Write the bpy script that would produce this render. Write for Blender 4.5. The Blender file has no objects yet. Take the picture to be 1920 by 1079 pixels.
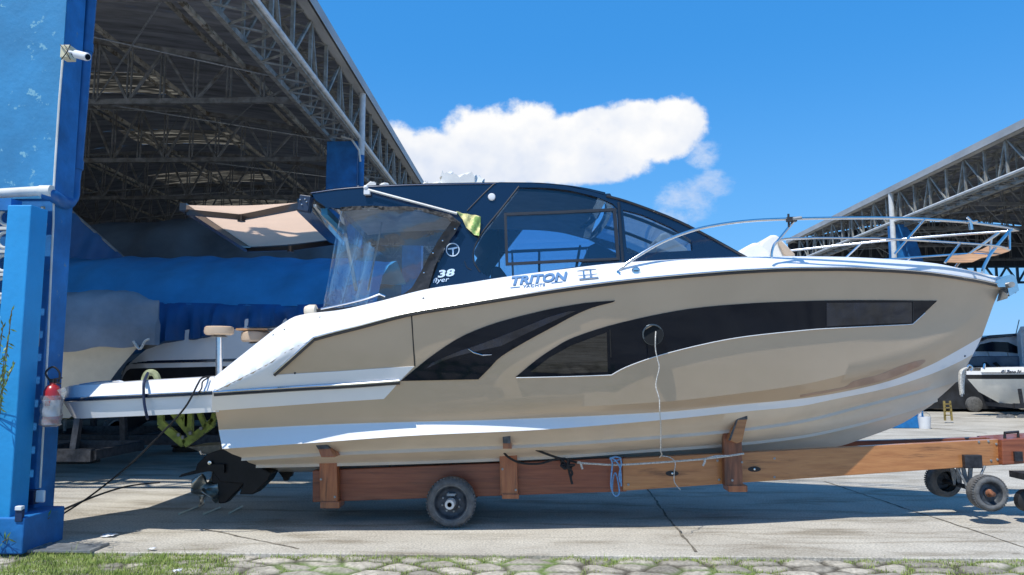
import bpy, math, random
import numpy as np
from mathutils import Vector, Matrix
from mathutils.bvhtree import BVHTree
from mathutils.geometry import delaunay_2d_cdt
random.seed(7); rng = np.random.default_rng(7)
S = bpy.context.scene
COL = S.collection
R = math.radians
# ------------------------------------------------------------------ camera
F = 1400.0; CX, CY = 960.0, 539.5
CAM = Vector((0, 0, 1.75))
cam_data = bpy.data.cameras.new('camera'); cam = bpy.data.objects.new('camera', cam_data)
COL.objects.link(cam); S.camera = cam
cam_data.sensor_width = 36; cam_data.lens = 36*F/1920; cam_data.clip_end = 3000; cam_data.clip_start = 0.05
cam.location = CAM; cam.rotation_euler = (R(90+6.14), 0, R(1.64))
ROT = cam.rotation_euler.to_matrix()
def ray(px, py):
    return ROT @ Vector(((px-CX)/F, -(py-CY)/F, -1.0))
def P(px, py, Y):
    """the point of the vertical plane y=Y that lies in direction (px,py) of the surveyed photograph"""
    d = ray(px, py); t = (Y-CAM.y)/d.y
    return CAM + d*t
def Z(px, py, z):
    d = ray(px, py); return CAM + d*((z-CAM.z)/d.z)
# ------------------------------------------------------------------ world and sun
LDIR = Vector((0.30, 0.455, -1.0)).normalized()
SUNV = -LDIR
elev = math.asin(SUNV.z); azim = math.atan2(SUNV.x, SUNV.y)
sun_d = bpy.data.lights.new('sun', 'SUN'); sun_d.energy = 4.9; sun_d.angle = R(0.5); sun_d.color = (1.0, .965, .9)
sun = bpy.data.objects.new('sun', sun_d); COL.objects.link(sun)
sun.rotation_euler = LDIR.to_track_quat('-Z', 'Y').to_euler(); sun.location = (0, 0, 30)
W = bpy.data.worlds.new('World'); S.world = W; W.use_nodes = True
nt = W.node_tree; N = nt.nodes; L = nt.links
bg = N['Background']
sky = N.new('ShaderNodeTexSky'); sky.sky_type = 'NISHITA'; sky.sun_disc = False
sky.sun_elevation = elev; sky.sun_rotation = azim; sky.ozone_density = 2.0; sky.air_density = 1.0; sky.dust_density = 0.3
SKY_STRENGTH = 0.13
def M_(op, a, b=None, c=None, clamp=False):
    n = N.new('ShaderNodeMath'); n.operation = op; n.use_clamp = clamp
    for i, v in enumerate((a, b, c)):
        if v is None: continue
        if isinstance(v, (int, float)): n.inputs[i].default_value = v
        else: L.new(v, n.inputs[i])
    return n.outputs[0]
tc = N.new('ShaderNodeTexCoord'); sep = N.new('ShaderNodeSeparateXYZ'); L.new(tc.outputs['Generated'], sep.inputs[0])
dy = M_('MAXIMUM', sep.outputs[1], 0.02)
cu_ = M_('DIVIDE', sep.outputs[0], dy); cv_ = M_('DIVIDE', sep.outputs[2], dy)
comb = N.new('ShaderNodeCombineXYZ'); L.new(cu_, comb.inputs[0]); L.new(cv_, comb.inputs[1])
def noise(scale, detail=8, rough=.6, off=(0, 0, 0), stretch=(1, 1, 1)):
    mp = N.new('ShaderNodeMapping'); mp.inputs['Location'].default_value = off; mp.inputs['Scale'].default_value = stretch
    L.new(comb.outputs[0], mp.inputs[0])
    n = N.new('ShaderNodeTexNoise'); n.inputs['Scale'].default_value = scale; n.inputs['Detail'].default_value = detail
    n.inputs['Roughness'].default_value = rough; L.new(mp.outputs[0], n.inputs['Vector']); return n.outputs[0]
def uv(px, py):
    d = ray(px, py); return d.x/d.y, d.z/d.y
def blobs(lst):
    cur = None
    for px, py, rx, ry in lst:
        u, v = uv(px, py); rx /= F; ry /= F
        a = M_('DIVIDE', M_('SUBTRACT', cu_, u), rx); b = M_('DIVIDE', M_('SUBTRACT', cv_, v), ry)
        q = M_('SUBTRACT', 1.0, M_('ADD', M_('MULTIPLY', a, a), M_('MULTIPLY', b, b)))
        cur = q if cur is None else M_('SMOOTH_MAX', cur, q, 0.25)
    return cur
main = blobs([(1050, 318, 150, 34), (880, 335, 150, 30), (960, 300, 120, 50), (800, 300, 95, 60), (905, 250, 80, 62), (985, 245, 75, 62), (1070, 270, 120, 62), (1000, 300, 240, 42), (1190, 245, 120, 58),
              (1275, 225, 62, 50), (1110, 225, 50, 30), (730, 280, 75, 52), (1230, 270, 80, 40), (840, 330, 170, 40)])
n1 = noise(9, 10, .62); n2 = noise(26, 8, .6, (3, 1, 0))
fld = M_('ADD', main, M_('ADD', M_('MULTIPLY', M_('SUBTRACT', n1, .5), 3.0), M_('MULTIPLY', M_('SUBTRACT', n2, .5), .9)))
mask1 = N.new('ShaderNodeMapRange'); mask1.interpolation_type = 'SMOOTHSTEP'; L.new(fld, mask1.inputs[0])
mask1.inputs[1].default_value = -0.12; mask1.inputs[2].default_value = 0.5
wisp = blobs([(1290, 370, 70, 46), (1260, 410, 60, 34), (1340, 345, 50, 32), (1240, 450, 60, 40), (1310, 290, 50, 34)])
n3 = noise(14, 10, .68, (7, 2, 0), (1, 1.4, 1))
fw = M_('ADD', wisp, M_('MULTIPLY', M_('SUBTRACT', n3, .52), 3.4))
mask2 = N.new('ShaderNodeMapRange'); mask2.interpolation_type = 'SMOOTHSTEP'; L.new(fw, mask2.inputs[0])
mask2.inputs[1].default_value = 0.1; mask2.inputs[2].default_value = 1.3; mask2.inputs[4].default_value = .62
maskc = M_('MAXIMUM', mask1.outputs[0], mask2.outputs[0])
# cloud body: bright tops, lavender grey bellies
u0, vlow = uv(1000, 340); _, vhi = uv(1000, 190)
hgt = N.new('ShaderNodeMapRange'); L.new(cv_, hgt.inputs[0]); hgt.inputs[1].default_value = vlow; hgt.inputs[2].default_value = vhi
n4 = noise(10, 4, .5); n4b = noise(10, 4, .5, (.012, -.020, 0)); n6 = noise(5, 5, .5, (.3, .1, 0))
bri = M_('ADD', M_('MULTIPLY', hgt.outputs[0], .55), M_('ADD', M_('MULTIPLY', M_('SUBTRACT', n4, n4b), 2.0), M_('MULTIPLY', M_('SUBTRACT', n6, .5), 1.3)))
bri = M_('ADD', bri, .50, clamp=True)
mixc = N.new('ShaderNodeMix'); mixc.data_type = 'RGBA'; L.new(bri, mixc.inputs[0])
mixc.inputs[6].default_value = (.60, .70, .90, 1); mixc.inputs[7].default_value = (1.0, 1.0, 1.0, 1)
hs = N.new('ShaderNodeHueSaturation'); hs.inputs['Saturation'].default_value = 1.38; hs.inputs['Value'].default_value = 1.35
hs.inputs['Hue'].default_value = 0.497
L.new(sky.outputs[0], hs.inputs['Color'])
# scale the sky to radiance, then lay the cloud over it
sc = N.new('ShaderNodeVectorMath'); sc.operation = 'SCALE'; 
az_ = N.new('ShaderNodeMix'); az_.data_type = 'RGBA'; az_.inputs[0].default_value = .6; L.new(hs.outputs[0], az_.inputs[6]); az_.inputs[7].default_value = (.052/SKY_STRENGTH, .345/SKY_STRENGTH, .92/SKY_STRENGTH, 1)
hz_ = N.new('ShaderNodeMix'); hz_.data_type = 'RGBA'; hzr = N.new('ShaderNodeMapRange'); hzr.interpolation_type = 'SMOOTHSTEP'; L.new(sep.outputs[2], hzr.inputs[0]); hzr.inputs[1].default_value = 0.0; hzr.inputs[2].default_value = 0.42
hzr.inputs[3].default_value = .62; hzr.inputs[4].default_value = 0.0
L.new(hzr.outputs[0], hz_.inputs[0]); L.new(az_.outputs[2], hz_.inputs[6]); hz_.inputs[7].default_value = (.20/SKY_STRENGTH, .53/SKY_STRENGTH, 1.0/SKY_STRENGTH, 1)
L.new(hz_.outputs[2], sc.inputs[0]); sc.inputs['Scale'].default_value = SKY_STRENGTH
cl = N.new('ShaderNodeMix'); cl.data_type = 'RGBA'; L.new(maskc, cl.inputs[0]); L.new(sc.outputs[0], cl.inputs[6]); L.new(mixc.outputs[2], cl.inputs[7])
# below the horizon: bright paved yard colour
gr = N.new('ShaderNodeMix'); gr.data_type = 'RGBA'
L.new(M_('MULTIPLY', M_('ADD', sep.outputs[2], .0), -60, clamp=True), gr.inputs[0]); L.new(cl.outputs[2], gr.inputs[6]); gr.inputs[7].default_value = (.25, .27, .28, 1)
L.new(gr.outputs[2], bg.inputs[0]); bg.inputs[1].default_value = 1.0
S.view_settings.view_transform = 'Standard'; S.view_settings.look = 'None'; S.view_settings.exposure = 0.0; S.view_settings.gamma = 1
S.render.engine = 'CYCLES'
S.cycles.max_bounces = 8; S.cycles.transparent_max_bounces = 12
# ------------------------------------------------------------------ materials
MATS = {}
def mat(name, col, rough=.5, metal=0.0, coat=0.0, var=0.12, scale=6.0, bump=0.0, bscale=60.0, stretch=(1, 1, 1), col2=None, spec=.5, alpha=None, patch=None):
    if name in MATS: return MATS[name]
    m = bpy.data.materials.new(name); m.use_nodes = True; t = m.node_tree; b = t.nodes['Principled BSDF']
    b.inputs['Roughness'].default_value = rough; b.inputs['Metallic'].default_value = metal
    b.inputs['Coat Weight'].default_value = coat; b.inputs['Coat Roughness'].default_value = .04
    b.inputs['Specular IOR Level'].default_value = spec
    co = t.nodes.new('ShaderNodeTexCoord'); mp = t.nodes.new('ShaderNodeMapping'); mp.inputs['Scale'].default_value = stretch
    t.links.new(co.outputs['Object'], mp.inputs[0])
    n = t.nodes.new('ShaderNodeTexNoise'); n.inputs['Scale'].default_value = scale; n.inputs['Detail'].default_value = 7; n.inputs['Roughness'].default_value = .6
    t.links.new(mp.outputs[0], n.inputs['Vector'])
    r = t.nodes.new('ShaderNodeValToRGB'); c2 = col2 or tuple(max(0, c*(1-var*2.2)) for c in col); c1 = tuple(min(1, c*(1+var)) for c in col) if not col2 else col
    r.color_ramp.elements[0].position = .3; r.color_ramp.elements[1].position = .7
    r.color_ramp.elements[0].color = (*c2, 1); r.color_ramp.elements[1].color = (*c1, 1)
    t.links.new(n.outputs[0], r.inputs[0]); out = r.outputs[0]
    if patch:
        pcol, pscale, plo, phi = patch
        n5 = t.nodes.new('ShaderNodeTexNoise'); n5.inputs['Scale'].default_value = pscale; n5.inputs['Detail'].default_value = 9; n5.inputs['Roughness'].default_value = .65
        t.links.new(mp.outputs[0], n5.inputs['Vector'])
        mr = t.nodes.new('ShaderNodeMapRange'); mr.inputs[1].default_value = plo; mr.inputs[2].default_value = phi; t.links.new(n5.outputs[0], mr.inputs[0])
        mx = t.nodes.new('ShaderNodeMix'); mx.data_type = 'RGBA'; t.links.new(mr.outputs[0], mx.inputs[0]); t.links.new(out, mx.inputs[6]); mx.inputs[7].default_value = (*pcol, 1); out = mx.outputs[2]
    t.links.new(out, b.inputs['Base Color'])
    if bump:
        n2 = t.nodes.new('ShaderNodeTexNoise'); n2.inputs['Scale'].default_value = bscale; n2.inputs['Detail'].default_value = 6
        t.links.new(mp.outputs[0], n2.inputs['Vector'])
        bp = t.nodes.new('ShaderNodeBump'); bp.inputs['Strength'].default_value = bump; bp.inputs['Distance'].default_value = .02
        t.links.new(n2.outputs[0], bp.inputs['Height']); t.links.new(bp.outputs[0], b.inputs['Normal'])
    MATS[name] = m; return m
def glass(name, tint, gloss=.08, rough=.02, bump=0.0, haze=None):
    m = bpy.data.materials.new(name); m.use_nodes = True; t = m.node_tree; t.nodes.clear()
    o = t.nodes.new('ShaderNodeOutputMaterial'); tr = t.nodes.new('ShaderNodeBsdfTransparent'); tr.inputs[0].default_value = (*tint, 1)
    g = t.nodes.new('ShaderNodeBsdfGlossy'); g.inputs['Roughness'].default_value = rough
    lw = t.nodes.new('ShaderNodeFresnel'); lw.inputs['IOR'].default_value = 1.5
    ad = t.nodes.new('ShaderNodeMath'); ad.operation = 'ADD'; ad.use_clamp = True; ad.inputs[1].default_value = gloss; t.links.new(lw.outputs[0], ad.inputs[0])
    mx = t.nodes.new('ShaderNodeMixShader'); t.links.new(ad.outputs[0], mx.inputs[0]); t.links.new(tr.outputs[0], mx.inputs[1]); t.links.new(g.outputs[0], mx.inputs[2])
    res = mx.outputs[0]
    if haze:
        df = t.nodes.new('ShaderNodeBsdfDiffuse'); df.inputs[0].default_value = (*haze[:3], 1)
        m2 = t.nodes.new('ShaderNodeMixShader'); m2.inputs[0].default_value = haze[3]; t.links.new(res, m2.inputs[1]); t.links.new(df.outputs[0], m2.inputs[2]); res = m2.outputs[0]
    if bump:
        co = t.nodes.new('ShaderNodeTexCoord'); n2 = t.nodes.new('ShaderNodeTexNoise'); n2.inputs['Scale'].default_value = 2.2; n2.inputs['Detail'].default_value = 3; n2.inputs['Distortion'].default_value = 1.5
        t.links.new(co.outputs['Object'], n2.inputs['Vector']); bp = t.nodes.new('ShaderNodeBump'); bp.inputs['Strength'].default_value = bump; bp.inputs['Distance'].default_value = .06
        t.links.new(n2.outputs[0], bp.inputs['Height']); t.links.new(bp.outputs[0], g.inputs['Normal'])
    t.links.new(res, o.inputs[0]); MATS[name] = m; return m
gel_white = mat('gelcoat white', (.80, .80, .80), .22, coat=.5, var=.015, scale=2)
gel_bottom = mat('gelcoat bottom', (.64, .555, .45), .35, coat=.3, var=.04, scale=2.5)
tan_paint = mat('metallic tan paint', (.52, .40, .28), .4, metal=.1, coat=.55, var=.03, scale=1.2)
navy = mat('navy gelcoat', (.005, .016, .044), .18, coat=.5, var=.05, scale=2)
black_glass = mat('black acrylic', (.004, .008, .016), .05, coat=0.0, var=.1, scale=1, spec=.22)
rubber = mat('black rubber', (.015, .015, .017), .6, var=.2)
trimdark = mat('dark rub rail', (.02, .02, .024), .3, coat=.3)
chrome = mat('stainless steel', (.72, .72, .72), .14, metal=1.0, var=.05, scale=20)
galv = mat('galvanised steel', (.34, .35, .35), .5, metal=.5, var=.2, scale=12)
darksteel = mat('dark steel', (.05, .05, .055), .5, metal=.4, var=.3, scale=15)
varnish = mat('sunlit varnished wood', (.52, .235, .085), .38, coat=.35, var=.3, scale=3, stretch=(.6, 6, 9), bump=.15, bscale=10, col2=(.38, .15, .05), patch=((.2, .08, .03), 1.6, .58, .72))  # orange tone puts the sunlight on the front beams into the colour
redwood = mat('shaded red wood', (.32, .10, .045), .42, coat=.25, var=.3, scale=3, stretch=(.5, 5, 8), bump=.15, bscale=10, col2=(.18, .045, .02), patch=((.1, .035, .02), 1.8, .55, .75))  # darker red puts the shade over the rear and far beams into the colour
postwood = mat('post wood', (.46, .17, .065), .42, coat=.25, var=.3, scale=3, stretch=(6, 5, .6), bump=.15, bscale=10, col2=(.26, .075, .03), patch=((.09, .035, .02), 2.2, .56, .72))
padrub = mat('grey bunk pad', (.10, .105, .11), .8, var=.3, scale=20)
vinylblack = mat('black vinyl edging', (.018, .018, .02), .45, var=.3, scale=12, bump=.5, bscale=14)
beige = mat('beige awning fabric', (.56, .43, .34), .8, var=.05, scale=3, bump=.15, bscale=90)
creamv = mat('cream vinyl', (.50, .38, .27), .5, var=.06)
whitev = mat('white vinyl cushion', (.74, .72, .67), .5, var=.05, scale=4, bump=.3, bscale=5)
teak = mat('teak board', (.48, .26, .12), .5, var=.2, scale=3, stretch=(1, 8, 8))
blackpaint = mat('outdrive black', (.006, .006, .008), .4, coat=0, var=.3, spec=.3)
bronze = mat('bronze propeller', (.36, .38, .36), .3, metal=.9, var=.3, scale=10)
liftgreen = mat('weathered lime paint', (.34, .42, .07), .6, var=.25, scale=9, patch=((.12, .14, .07), 7, .56, .62))
winglass = glass('tinted cabin glass', (.78, .86, .93), .02)
wsglass = glass('windshield glass', (.30, .38, .48), .04)
clearvinyl = glass('clear vinyl', (.90, .94, .97), .015, .04, .35, (.42, .52, .62, .03))
bluewall = mat('sunlit blue wall paint', (.03, .23, .46), .75, var=.12, scale=1.6, bump=.25, bscale=16, patch=((.16, .38, .50), 8, .62, .66))
bluepaint = mat('deep blue paint', (.010, .15, .42), .6, var=.18, scale=3, bump=.3, bscale=14, patch=((.09, .20, .32), 11, .66, .69))
pvcwhite = mat('white plastic pipe', (.70, .68, .62), .4, var=.08)
pvcblue = mat('blue plastic pipe', (.010, .11, .33), .45, var=.1)
trussm = mat('weathered truss steel', (.30, .30, .275), .6, metal=.1, var=.25, scale=5, patch=((.20, .17, .13), 3, .58, .72))
mat('dark truss steel', (.21, .21, .205), .65, metal=.1, var=.25, scale=5, patch=((.09, .07, .05), 3, .5, .7))
trussw = mat('pale truss pipe', (.66, .68, .68), .5, var=.1, scale=5)
trussblue = mat('blue truss steel', (.03, .10, .16), .6, var=.2)
roofm = mat('corrugated roof sheet', (.27, .28, .31), .55, metal=.1, var=.25, scale=1.2, stretch=(.4, 3, 1))
purlin = mat('aged purlin', (.48, .45, .38), .7, var=.3, scale=4, patch=((.15, .12, .08), 5, .54, .6))
gutterm = mat('grey gutter', (.42, .42, .41), .5, var=.12, scale=2, stretch=(1, .3, 1))
tarpblue = mat('blue tarpaulin', (.035, .24, .46), .65, var=.1, scale=1.5, bump=.9, bscale=3)  # brighter blue paints the light on the boat cover's upper slope
tarpdeep = mat('deep blue tarpaulin', (.005, .085, .25), .6, var=.12, scale=1.5, bump=.6, bscale=3)  # darker blue carries the shade on the boat cover's hanging side
tarpgrey = mat('grey canvas cover', (.25, .27, .30), .75, var=.15, scale=1.5, bump=.7, bscale=4)
tarpdark = mat('dark grey canvas', (.11, .125, .14), .75, var=.2, scale=.8, bump=.6, bscale=2.5)
hullcream = mat('cream hull', (.66, .64, .56), .3, coat=.4, var=.04)
darkhull = mat('dark antifoul', (.02, .022, .028), .6, var=.2)
wallgrey = mat('grey block wall', (.12, .12, .12), .85, var=.25, scale=1)
tyre = mat('tyre rubber', (.13, .133, .135), .75, var=.25, scale=14, bump=.3, bscale=40, patch=((.10, .095, .085), 6, .5, .75))
rimm = mat('dusty dark rim', (.055, .068, .085), .5, metal=.2, var=.3, scale=16)
red_ = mat('red paint', (.40, .02, .02), .3, coat=.4, var=.08)
whitepl = mat('white plastic', (.72, .73, .74), .4, var=.04)
creampl = mat('cream plastic', (.62, .58, .40), .5, var=.06)
plastbag = glass('plastic bag', (.9, .9, .9), .05, .2, .9, (.7, .72, .75, .22))
bluerope = mat('blue rope', (.16, .36, .62), .7, var=.2, scale=60)
whiterope = mat('white rope', (.62, .60, .55), .8, var=.3, scale=80)
blackrope = mat('black rope', (.012, .012, .014), .7, var=.2, scale=80)
bluemetal = mat('blue letters', (.12, .24, .42), .3, metal=.3, var=.05)
silver = mat('pale decal', (.60, .74, .88), .4, var=.03)
yellow = mat('yellow ladder', (.30, .22, .06), .6, var=.2)
clothgreen = mat('green yellow cloth', (.26, .42, .12), .8, var=.15, scale=9, patch=((.72, .66, .30), 7, .46, .52))
redrust = mat('rust', (.30, .12, .06), .7, var=.4, scale=20)
bowbrown = mat('reddish tan', (.40, .27, .20), .5, coat=.5, var=.06, scale=6)
def cloth_translucent(name, col, f=.5):
    m = bpy.data.materials.new(name); m.use_nodes = True; t = m.node_tree; b = t.nodes['Principled BSDF']; b.inputs['Base Color'].default_value = (*col, 1); b.inputs['Roughness'].default_value = .9
    co = t.nodes.new('ShaderNodeTexCoord'); n = t.nodes.new('ShaderNodeTexNoise'); n.inputs['Scale'].default_value = 4; n.inputs['Detail'].default_value = 6; t.links.new(co.outputs['Object'], n.inputs['Vector'])
    r = t.nodes.new('ShaderNodeValToRGB'); r.color_ramp.elements[0].color = (*[c*.85 for c in col], 1); r.color_ramp.elements[1].color = (*col, 1); t.links.new(n.outputs[0], r.inputs[0]); t.links.new(r.outputs[0], b.inputs['Base Color'])
    tr = t.nodes.new('ShaderNodeBsdfTranslucent'); t.links.new(r.outputs[0], tr.inputs[0]); mx = t.nodes.new('ShaderNodeMixShader'); mx.inputs[0].default_value = f
    t.links.new(b.outputs[0], mx.inputs[1]); t.links.new(tr.outputs[0], mx.inputs[2]); t.links.new(mx.outputs[0], t.nodes['Material Output'].inputs[0]); return m
beige = cloth_translucent('beige awning cloth', (.88, .64, .48), .62)
# ------------------------------------------------------------------ helpers
class MB:
    def __init__(s): s.v = []; s.f = []; s.c = []
    def add(s, vs, fs, flip=False):
        o = len(s.v); s.v += [tuple(v) for v in vs]
        s.f += [tuple(o+i for i in (reversed(f) if flip else f)) for f in fs]
    def box(s, c, size, rot=None):
        hx, hy, hz = size[0]/2, size[1]/2, size[2]/2
        vs = [Vector((x, y, z)) for x in (-hx, hx) for y in (-hy, hy) for z in (-hz, hz)]
        if rot is not None: vs = [rot @ v for v in vs]
        c = Vector(c); vs = [v+c for v in vs]
        s.add(vs, [(0, 1, 3, 2), (4, 6, 7, 5), (0, 4, 5, 1), (2, 3, 7, 6), (0, 2, 6, 4), (1, 5, 7, 3)])
    def bar(s, a, b, w, h=None, up=(0, 0, 1)):
        h = h or w; a = Vector(a); b = Vector(b); d = (b-a)
        if d.length < 1e-6: return
        d.normalize(); u = Vector(up)
        if abs(d.dot(u)) > .98: u = Vector((0, 1, 0))
        x = d.cross(u).normalized(); y = x.cross(d).normalized()
        vs = [p + x*(sx*w/2) + y*(sy*h/2) for p in (a, b) for sx, sy in ((-1, -1), (1, -1), (1, 1), (-1, 1))]
        s.add(vs, [(0, 1, 2, 3), (7, 6, 5, 4), (0, 4, 5, 1), (1, 5, 6, 2), (2, 6, 7, 3), (3, 7, 4, 0)])
    def tube(s, pts, r, n=8, cap=True):
        pts = [Vector(p) for p in pts]; rr = r if isinstance(r, (list, tuple)) else [r]*len(pts)
        base = len(s.v); prev = None
        for i, p in enumerate(pts):
            d = (pts[min(i+1, len(pts)-1)] - pts[max(i-1, 0)])
            if d.length < 1e-9: d = Vector((0, 0, 1))
            d.normalize()
            if prev is None:
                u = Vector((0, 0, 1)) if abs(d.z) < .9 else Vector((1, 0, 0)); x = d.cross(u).normalized()
            else:
                x = (prev - d*prev.dot(d)); x = x.normalized() if x.length > 1e-6 else d.orthogonal().normalized()
            prev = x; y = d.cross(x)
            for k in range(n):
                a = 2*math.pi*k/n; s.v.append(tuple(p + (x*math.cos(a)+y*math.sin(a))*rr[i]))
        for i in range(len(pts)-1):
            for k in range(n):
                a = base+i*n+k; b = base+i*n+(k+1) % n; s.f.append((a, b, b+n, a+n))
        if cap:
            s.f.append(tuple(base+k for k in reversed(range(n)))); s.f.append(tuple(base+(len(pts)-1)*n+k for k in range(n)))
    def lathe(s, prof, c, axis='y', n=32, cap=True):
        """prof: list of (radius, height along axis)"""
        c = Vector(c); base = len(s.v)
        for r, h in prof:
            for k in range(n):
                a = 2*math.pi*k/n; p, q = r*math.cos(a), r*math.sin(a)
                v = {'y': (p, h, q), 'z': (p, -q, h), 'x': (h, q, p)}[axis]
                s.v.append(tuple(c+Vector(v)))
        for i in range(len(prof)-1):
            for k in range(n):
                a = base+i*n+k; b = base+i*n+(k+1) % n; s.f.append((a, a+n, b+n, b))
        if cap and prof[0][0] > 1e-5: s.f.append(tuple(base+k for k in range(n)))
        if cap and prof[-1][0] > 1e-5: s.f.append(tuple(base+(len(prof)-1)*n+k for k in reversed(range(n))))
    def prism(s, poly, ext):
        """closed polygon of points extruded along ext"""
        ext = Vector(ext); n = len(poly); a = [Vector(p) for p in poly]
        s.add(a+[p+ext for p in a], [tuple(range(n)), tuple(reversed(range(n, 2*n)))] + [(i, i+n, (i+1) % n+n, (i+1) % n) for i in range(n)])
    def grid(s, rows, close=False):
        n = len(rows[0]); o = len(s.v)
        for r_ in rows: s.v += [tuple(p) for p in r_]
        for i in range(len(rows)-1):
            for k in range(n-1 if not close else n):
                a = o+i*n+k; b = o+i*n+(k+1) % n; s.f.append((a, b, b+n, a+n))
    def build(s, name, m, parent=None, smooth=False, bevel=0, recalc=True, angle=40):
        me = bpy.data.meshes.new(name); me.from_pydata(s.v, [], s.f); me.validate(); me.update()
        if recalc:
            import bmesh
            b = bmesh.new(); b.from_mesh(me); bmesh.ops.recalc_face_normals(b, faces=b.faces); b.to_mesh(me); b.free()
        o = bpy.data.objects.new(name, me); COL.objects.link(o)
        if isinstance(m, (list, tuple)):
            for q in m: me.materials.append(q)
        else: me.materials.append(m)
        if smooth:
            me.shade_smooth()
            try: me.set_sharp_from_angle(angle=R(angle))
            except Exception: pass
        if bevel:
            bv = o.modifiers.new('bevel', 'BEVEL'); bv.width = bevel; bv.segments = 2; bv.limit_method = 'ANGLE'; bv.angle_limit = R(40)
        if parent is not None: adopt(o, parent)
        return o
def adopt(o, parent):
    o.parent = parent
    # root location is the only transform in the chain
    r_ = parent
    while r_.parent: r_ = r_.parent
    o.matrix_parent_inverse = Matrix.Translation(-r_.location) if parent.parent is None else Matrix.Identity(4)
def part(name, mb, m, parent, **k): return mb.build(name, m, parent, **k)
def each(name, mb, m, parent, **k):
    """builds every loose piece of mb as a part of its own"""
    up = list(range(len(mb.v)))
    def find(a):
        while up[a] != a: up[a] = up[up[a]]; a = up[a]
        return a
    for f in mb.f:
        r0 = find(f[0])
        for i in f[1:]: up[find(i)] = r0
    groups = {}
    for f in mb.f: groups.setdefault(find(f[0]), []).append(f)
    out = []
    for fs in groups.values():
        ids = sorted({i for f in fs for i in f}); mp = {i: k2 for k2, i in enumerate(ids)}
        q = MB(); q.v = [mb.v[i] for i in ids]; q.f = [tuple(mp[i] for i in f) for f in fs]; out.append(q.build(name, m, parent, **k))
    return out
def thing(name, label, cat, loc=(0, 0, 0), group=None):
    o = bpy.data.objects.new(name, None); COL.objects.link(o); o.location = loc; o.empty_display_size = .2
    o['label'] = label; o['category'] = cat
    if group: o['group'] = group
    return o
def tag(o, label, cat, group=None):
    o['label'] = label; o['category'] = cat
    if group: o['group'] = group
    return o
def struct(o, label=None, kind='structure'):
    o['kind'] = kind
    if label: o['label'] = label
    return o
def cr(pts, n):
    """smooth interpolation through pts"""
    pts = [Vector(p) for p in pts]; out = []
    m = len(pts)-1
    for j in range(n):
        t = j/(n-1)*m; i = min(int(t), m-1); f = t-i
        p0 = pts[max(i-1, 0)]; p1 = pts[i]; p2 = pts[i+1]; p3 = pts[min(i+2, m)]
        out.append(.5*((2*p1)+(p2-p0)*f+(2*p0-5*p1+4*p2-p3)*f*f+(3*p1-p0-3*p2+p3)*f**3))
    return out
class Cu:
    """monotone cubic through (x,y)"""
    def __init__(s, pts):
        s.x = [p[0] for p in pts]; s.y = [p[1] for p in pts]; n = len(pts)
        d = [(s.y[i+1]-s.y[i])/(s.x[i+1]-s.x[i]) for i in range(n-1)]
        m = [d[0]]+[0 if d[i-1]*d[i] <= 0 else 2*d[i-1]*d[i]/(d[i-1]+d[i]) for i in range(1, n-1)]+[d[-1]]
        s.m = m
    def __call__(s, x):
        n = len(s.x)
        if x <= s.x[0]: return s.y[0]+s.m[0]*(x-s.x[0])
        if x >= s.x[-1]: return s.y[-1]+s.m[-1]*(x-s.x[-1])
        i = 0
        while s.x[i+1] < x: i += 1
        h = s.x[i+1]-s.x[i]; t = (x-s.x[i])/h
        return (2*t**3-3*t*t+1)*s.y[i]+(t**3-2*t*t+t)*h*s.m[i]+(-2*t**3+3*t*t)*s.y[i+1]+(t**3-t*t)*h*s.m[i+1]
def inside(p, poly):
    x, y = p; c = False; n = len(poly); j = n-1
    for i in range(n):
        xi, yi = poly[i]; xj, yj = poly[j]
        if (yi > y) != (yj > y) and x < (xj-xi)*(y-yi)/(yj-yi)+xi: c = not c
        j = i
    return c
def dens(poly, step):
    out = []
    for i, p in enumerate(poly):
        q = poly[(i+1) % len(poly)]; d = math.hypot(q[0]-p[0], q[1]-p[1]); k = max(1, int(d/step))
        for j in range(k): out.append((p[0]+(q[0]-p[0])*j/k, p[1]+(q[1]-p[1])*j/k))
    return out
def smoothpoly(pts, n):
    return [(v.x, v.y) for v in cr([(p[0], p[1], 0) for p in pts], n)]
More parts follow.
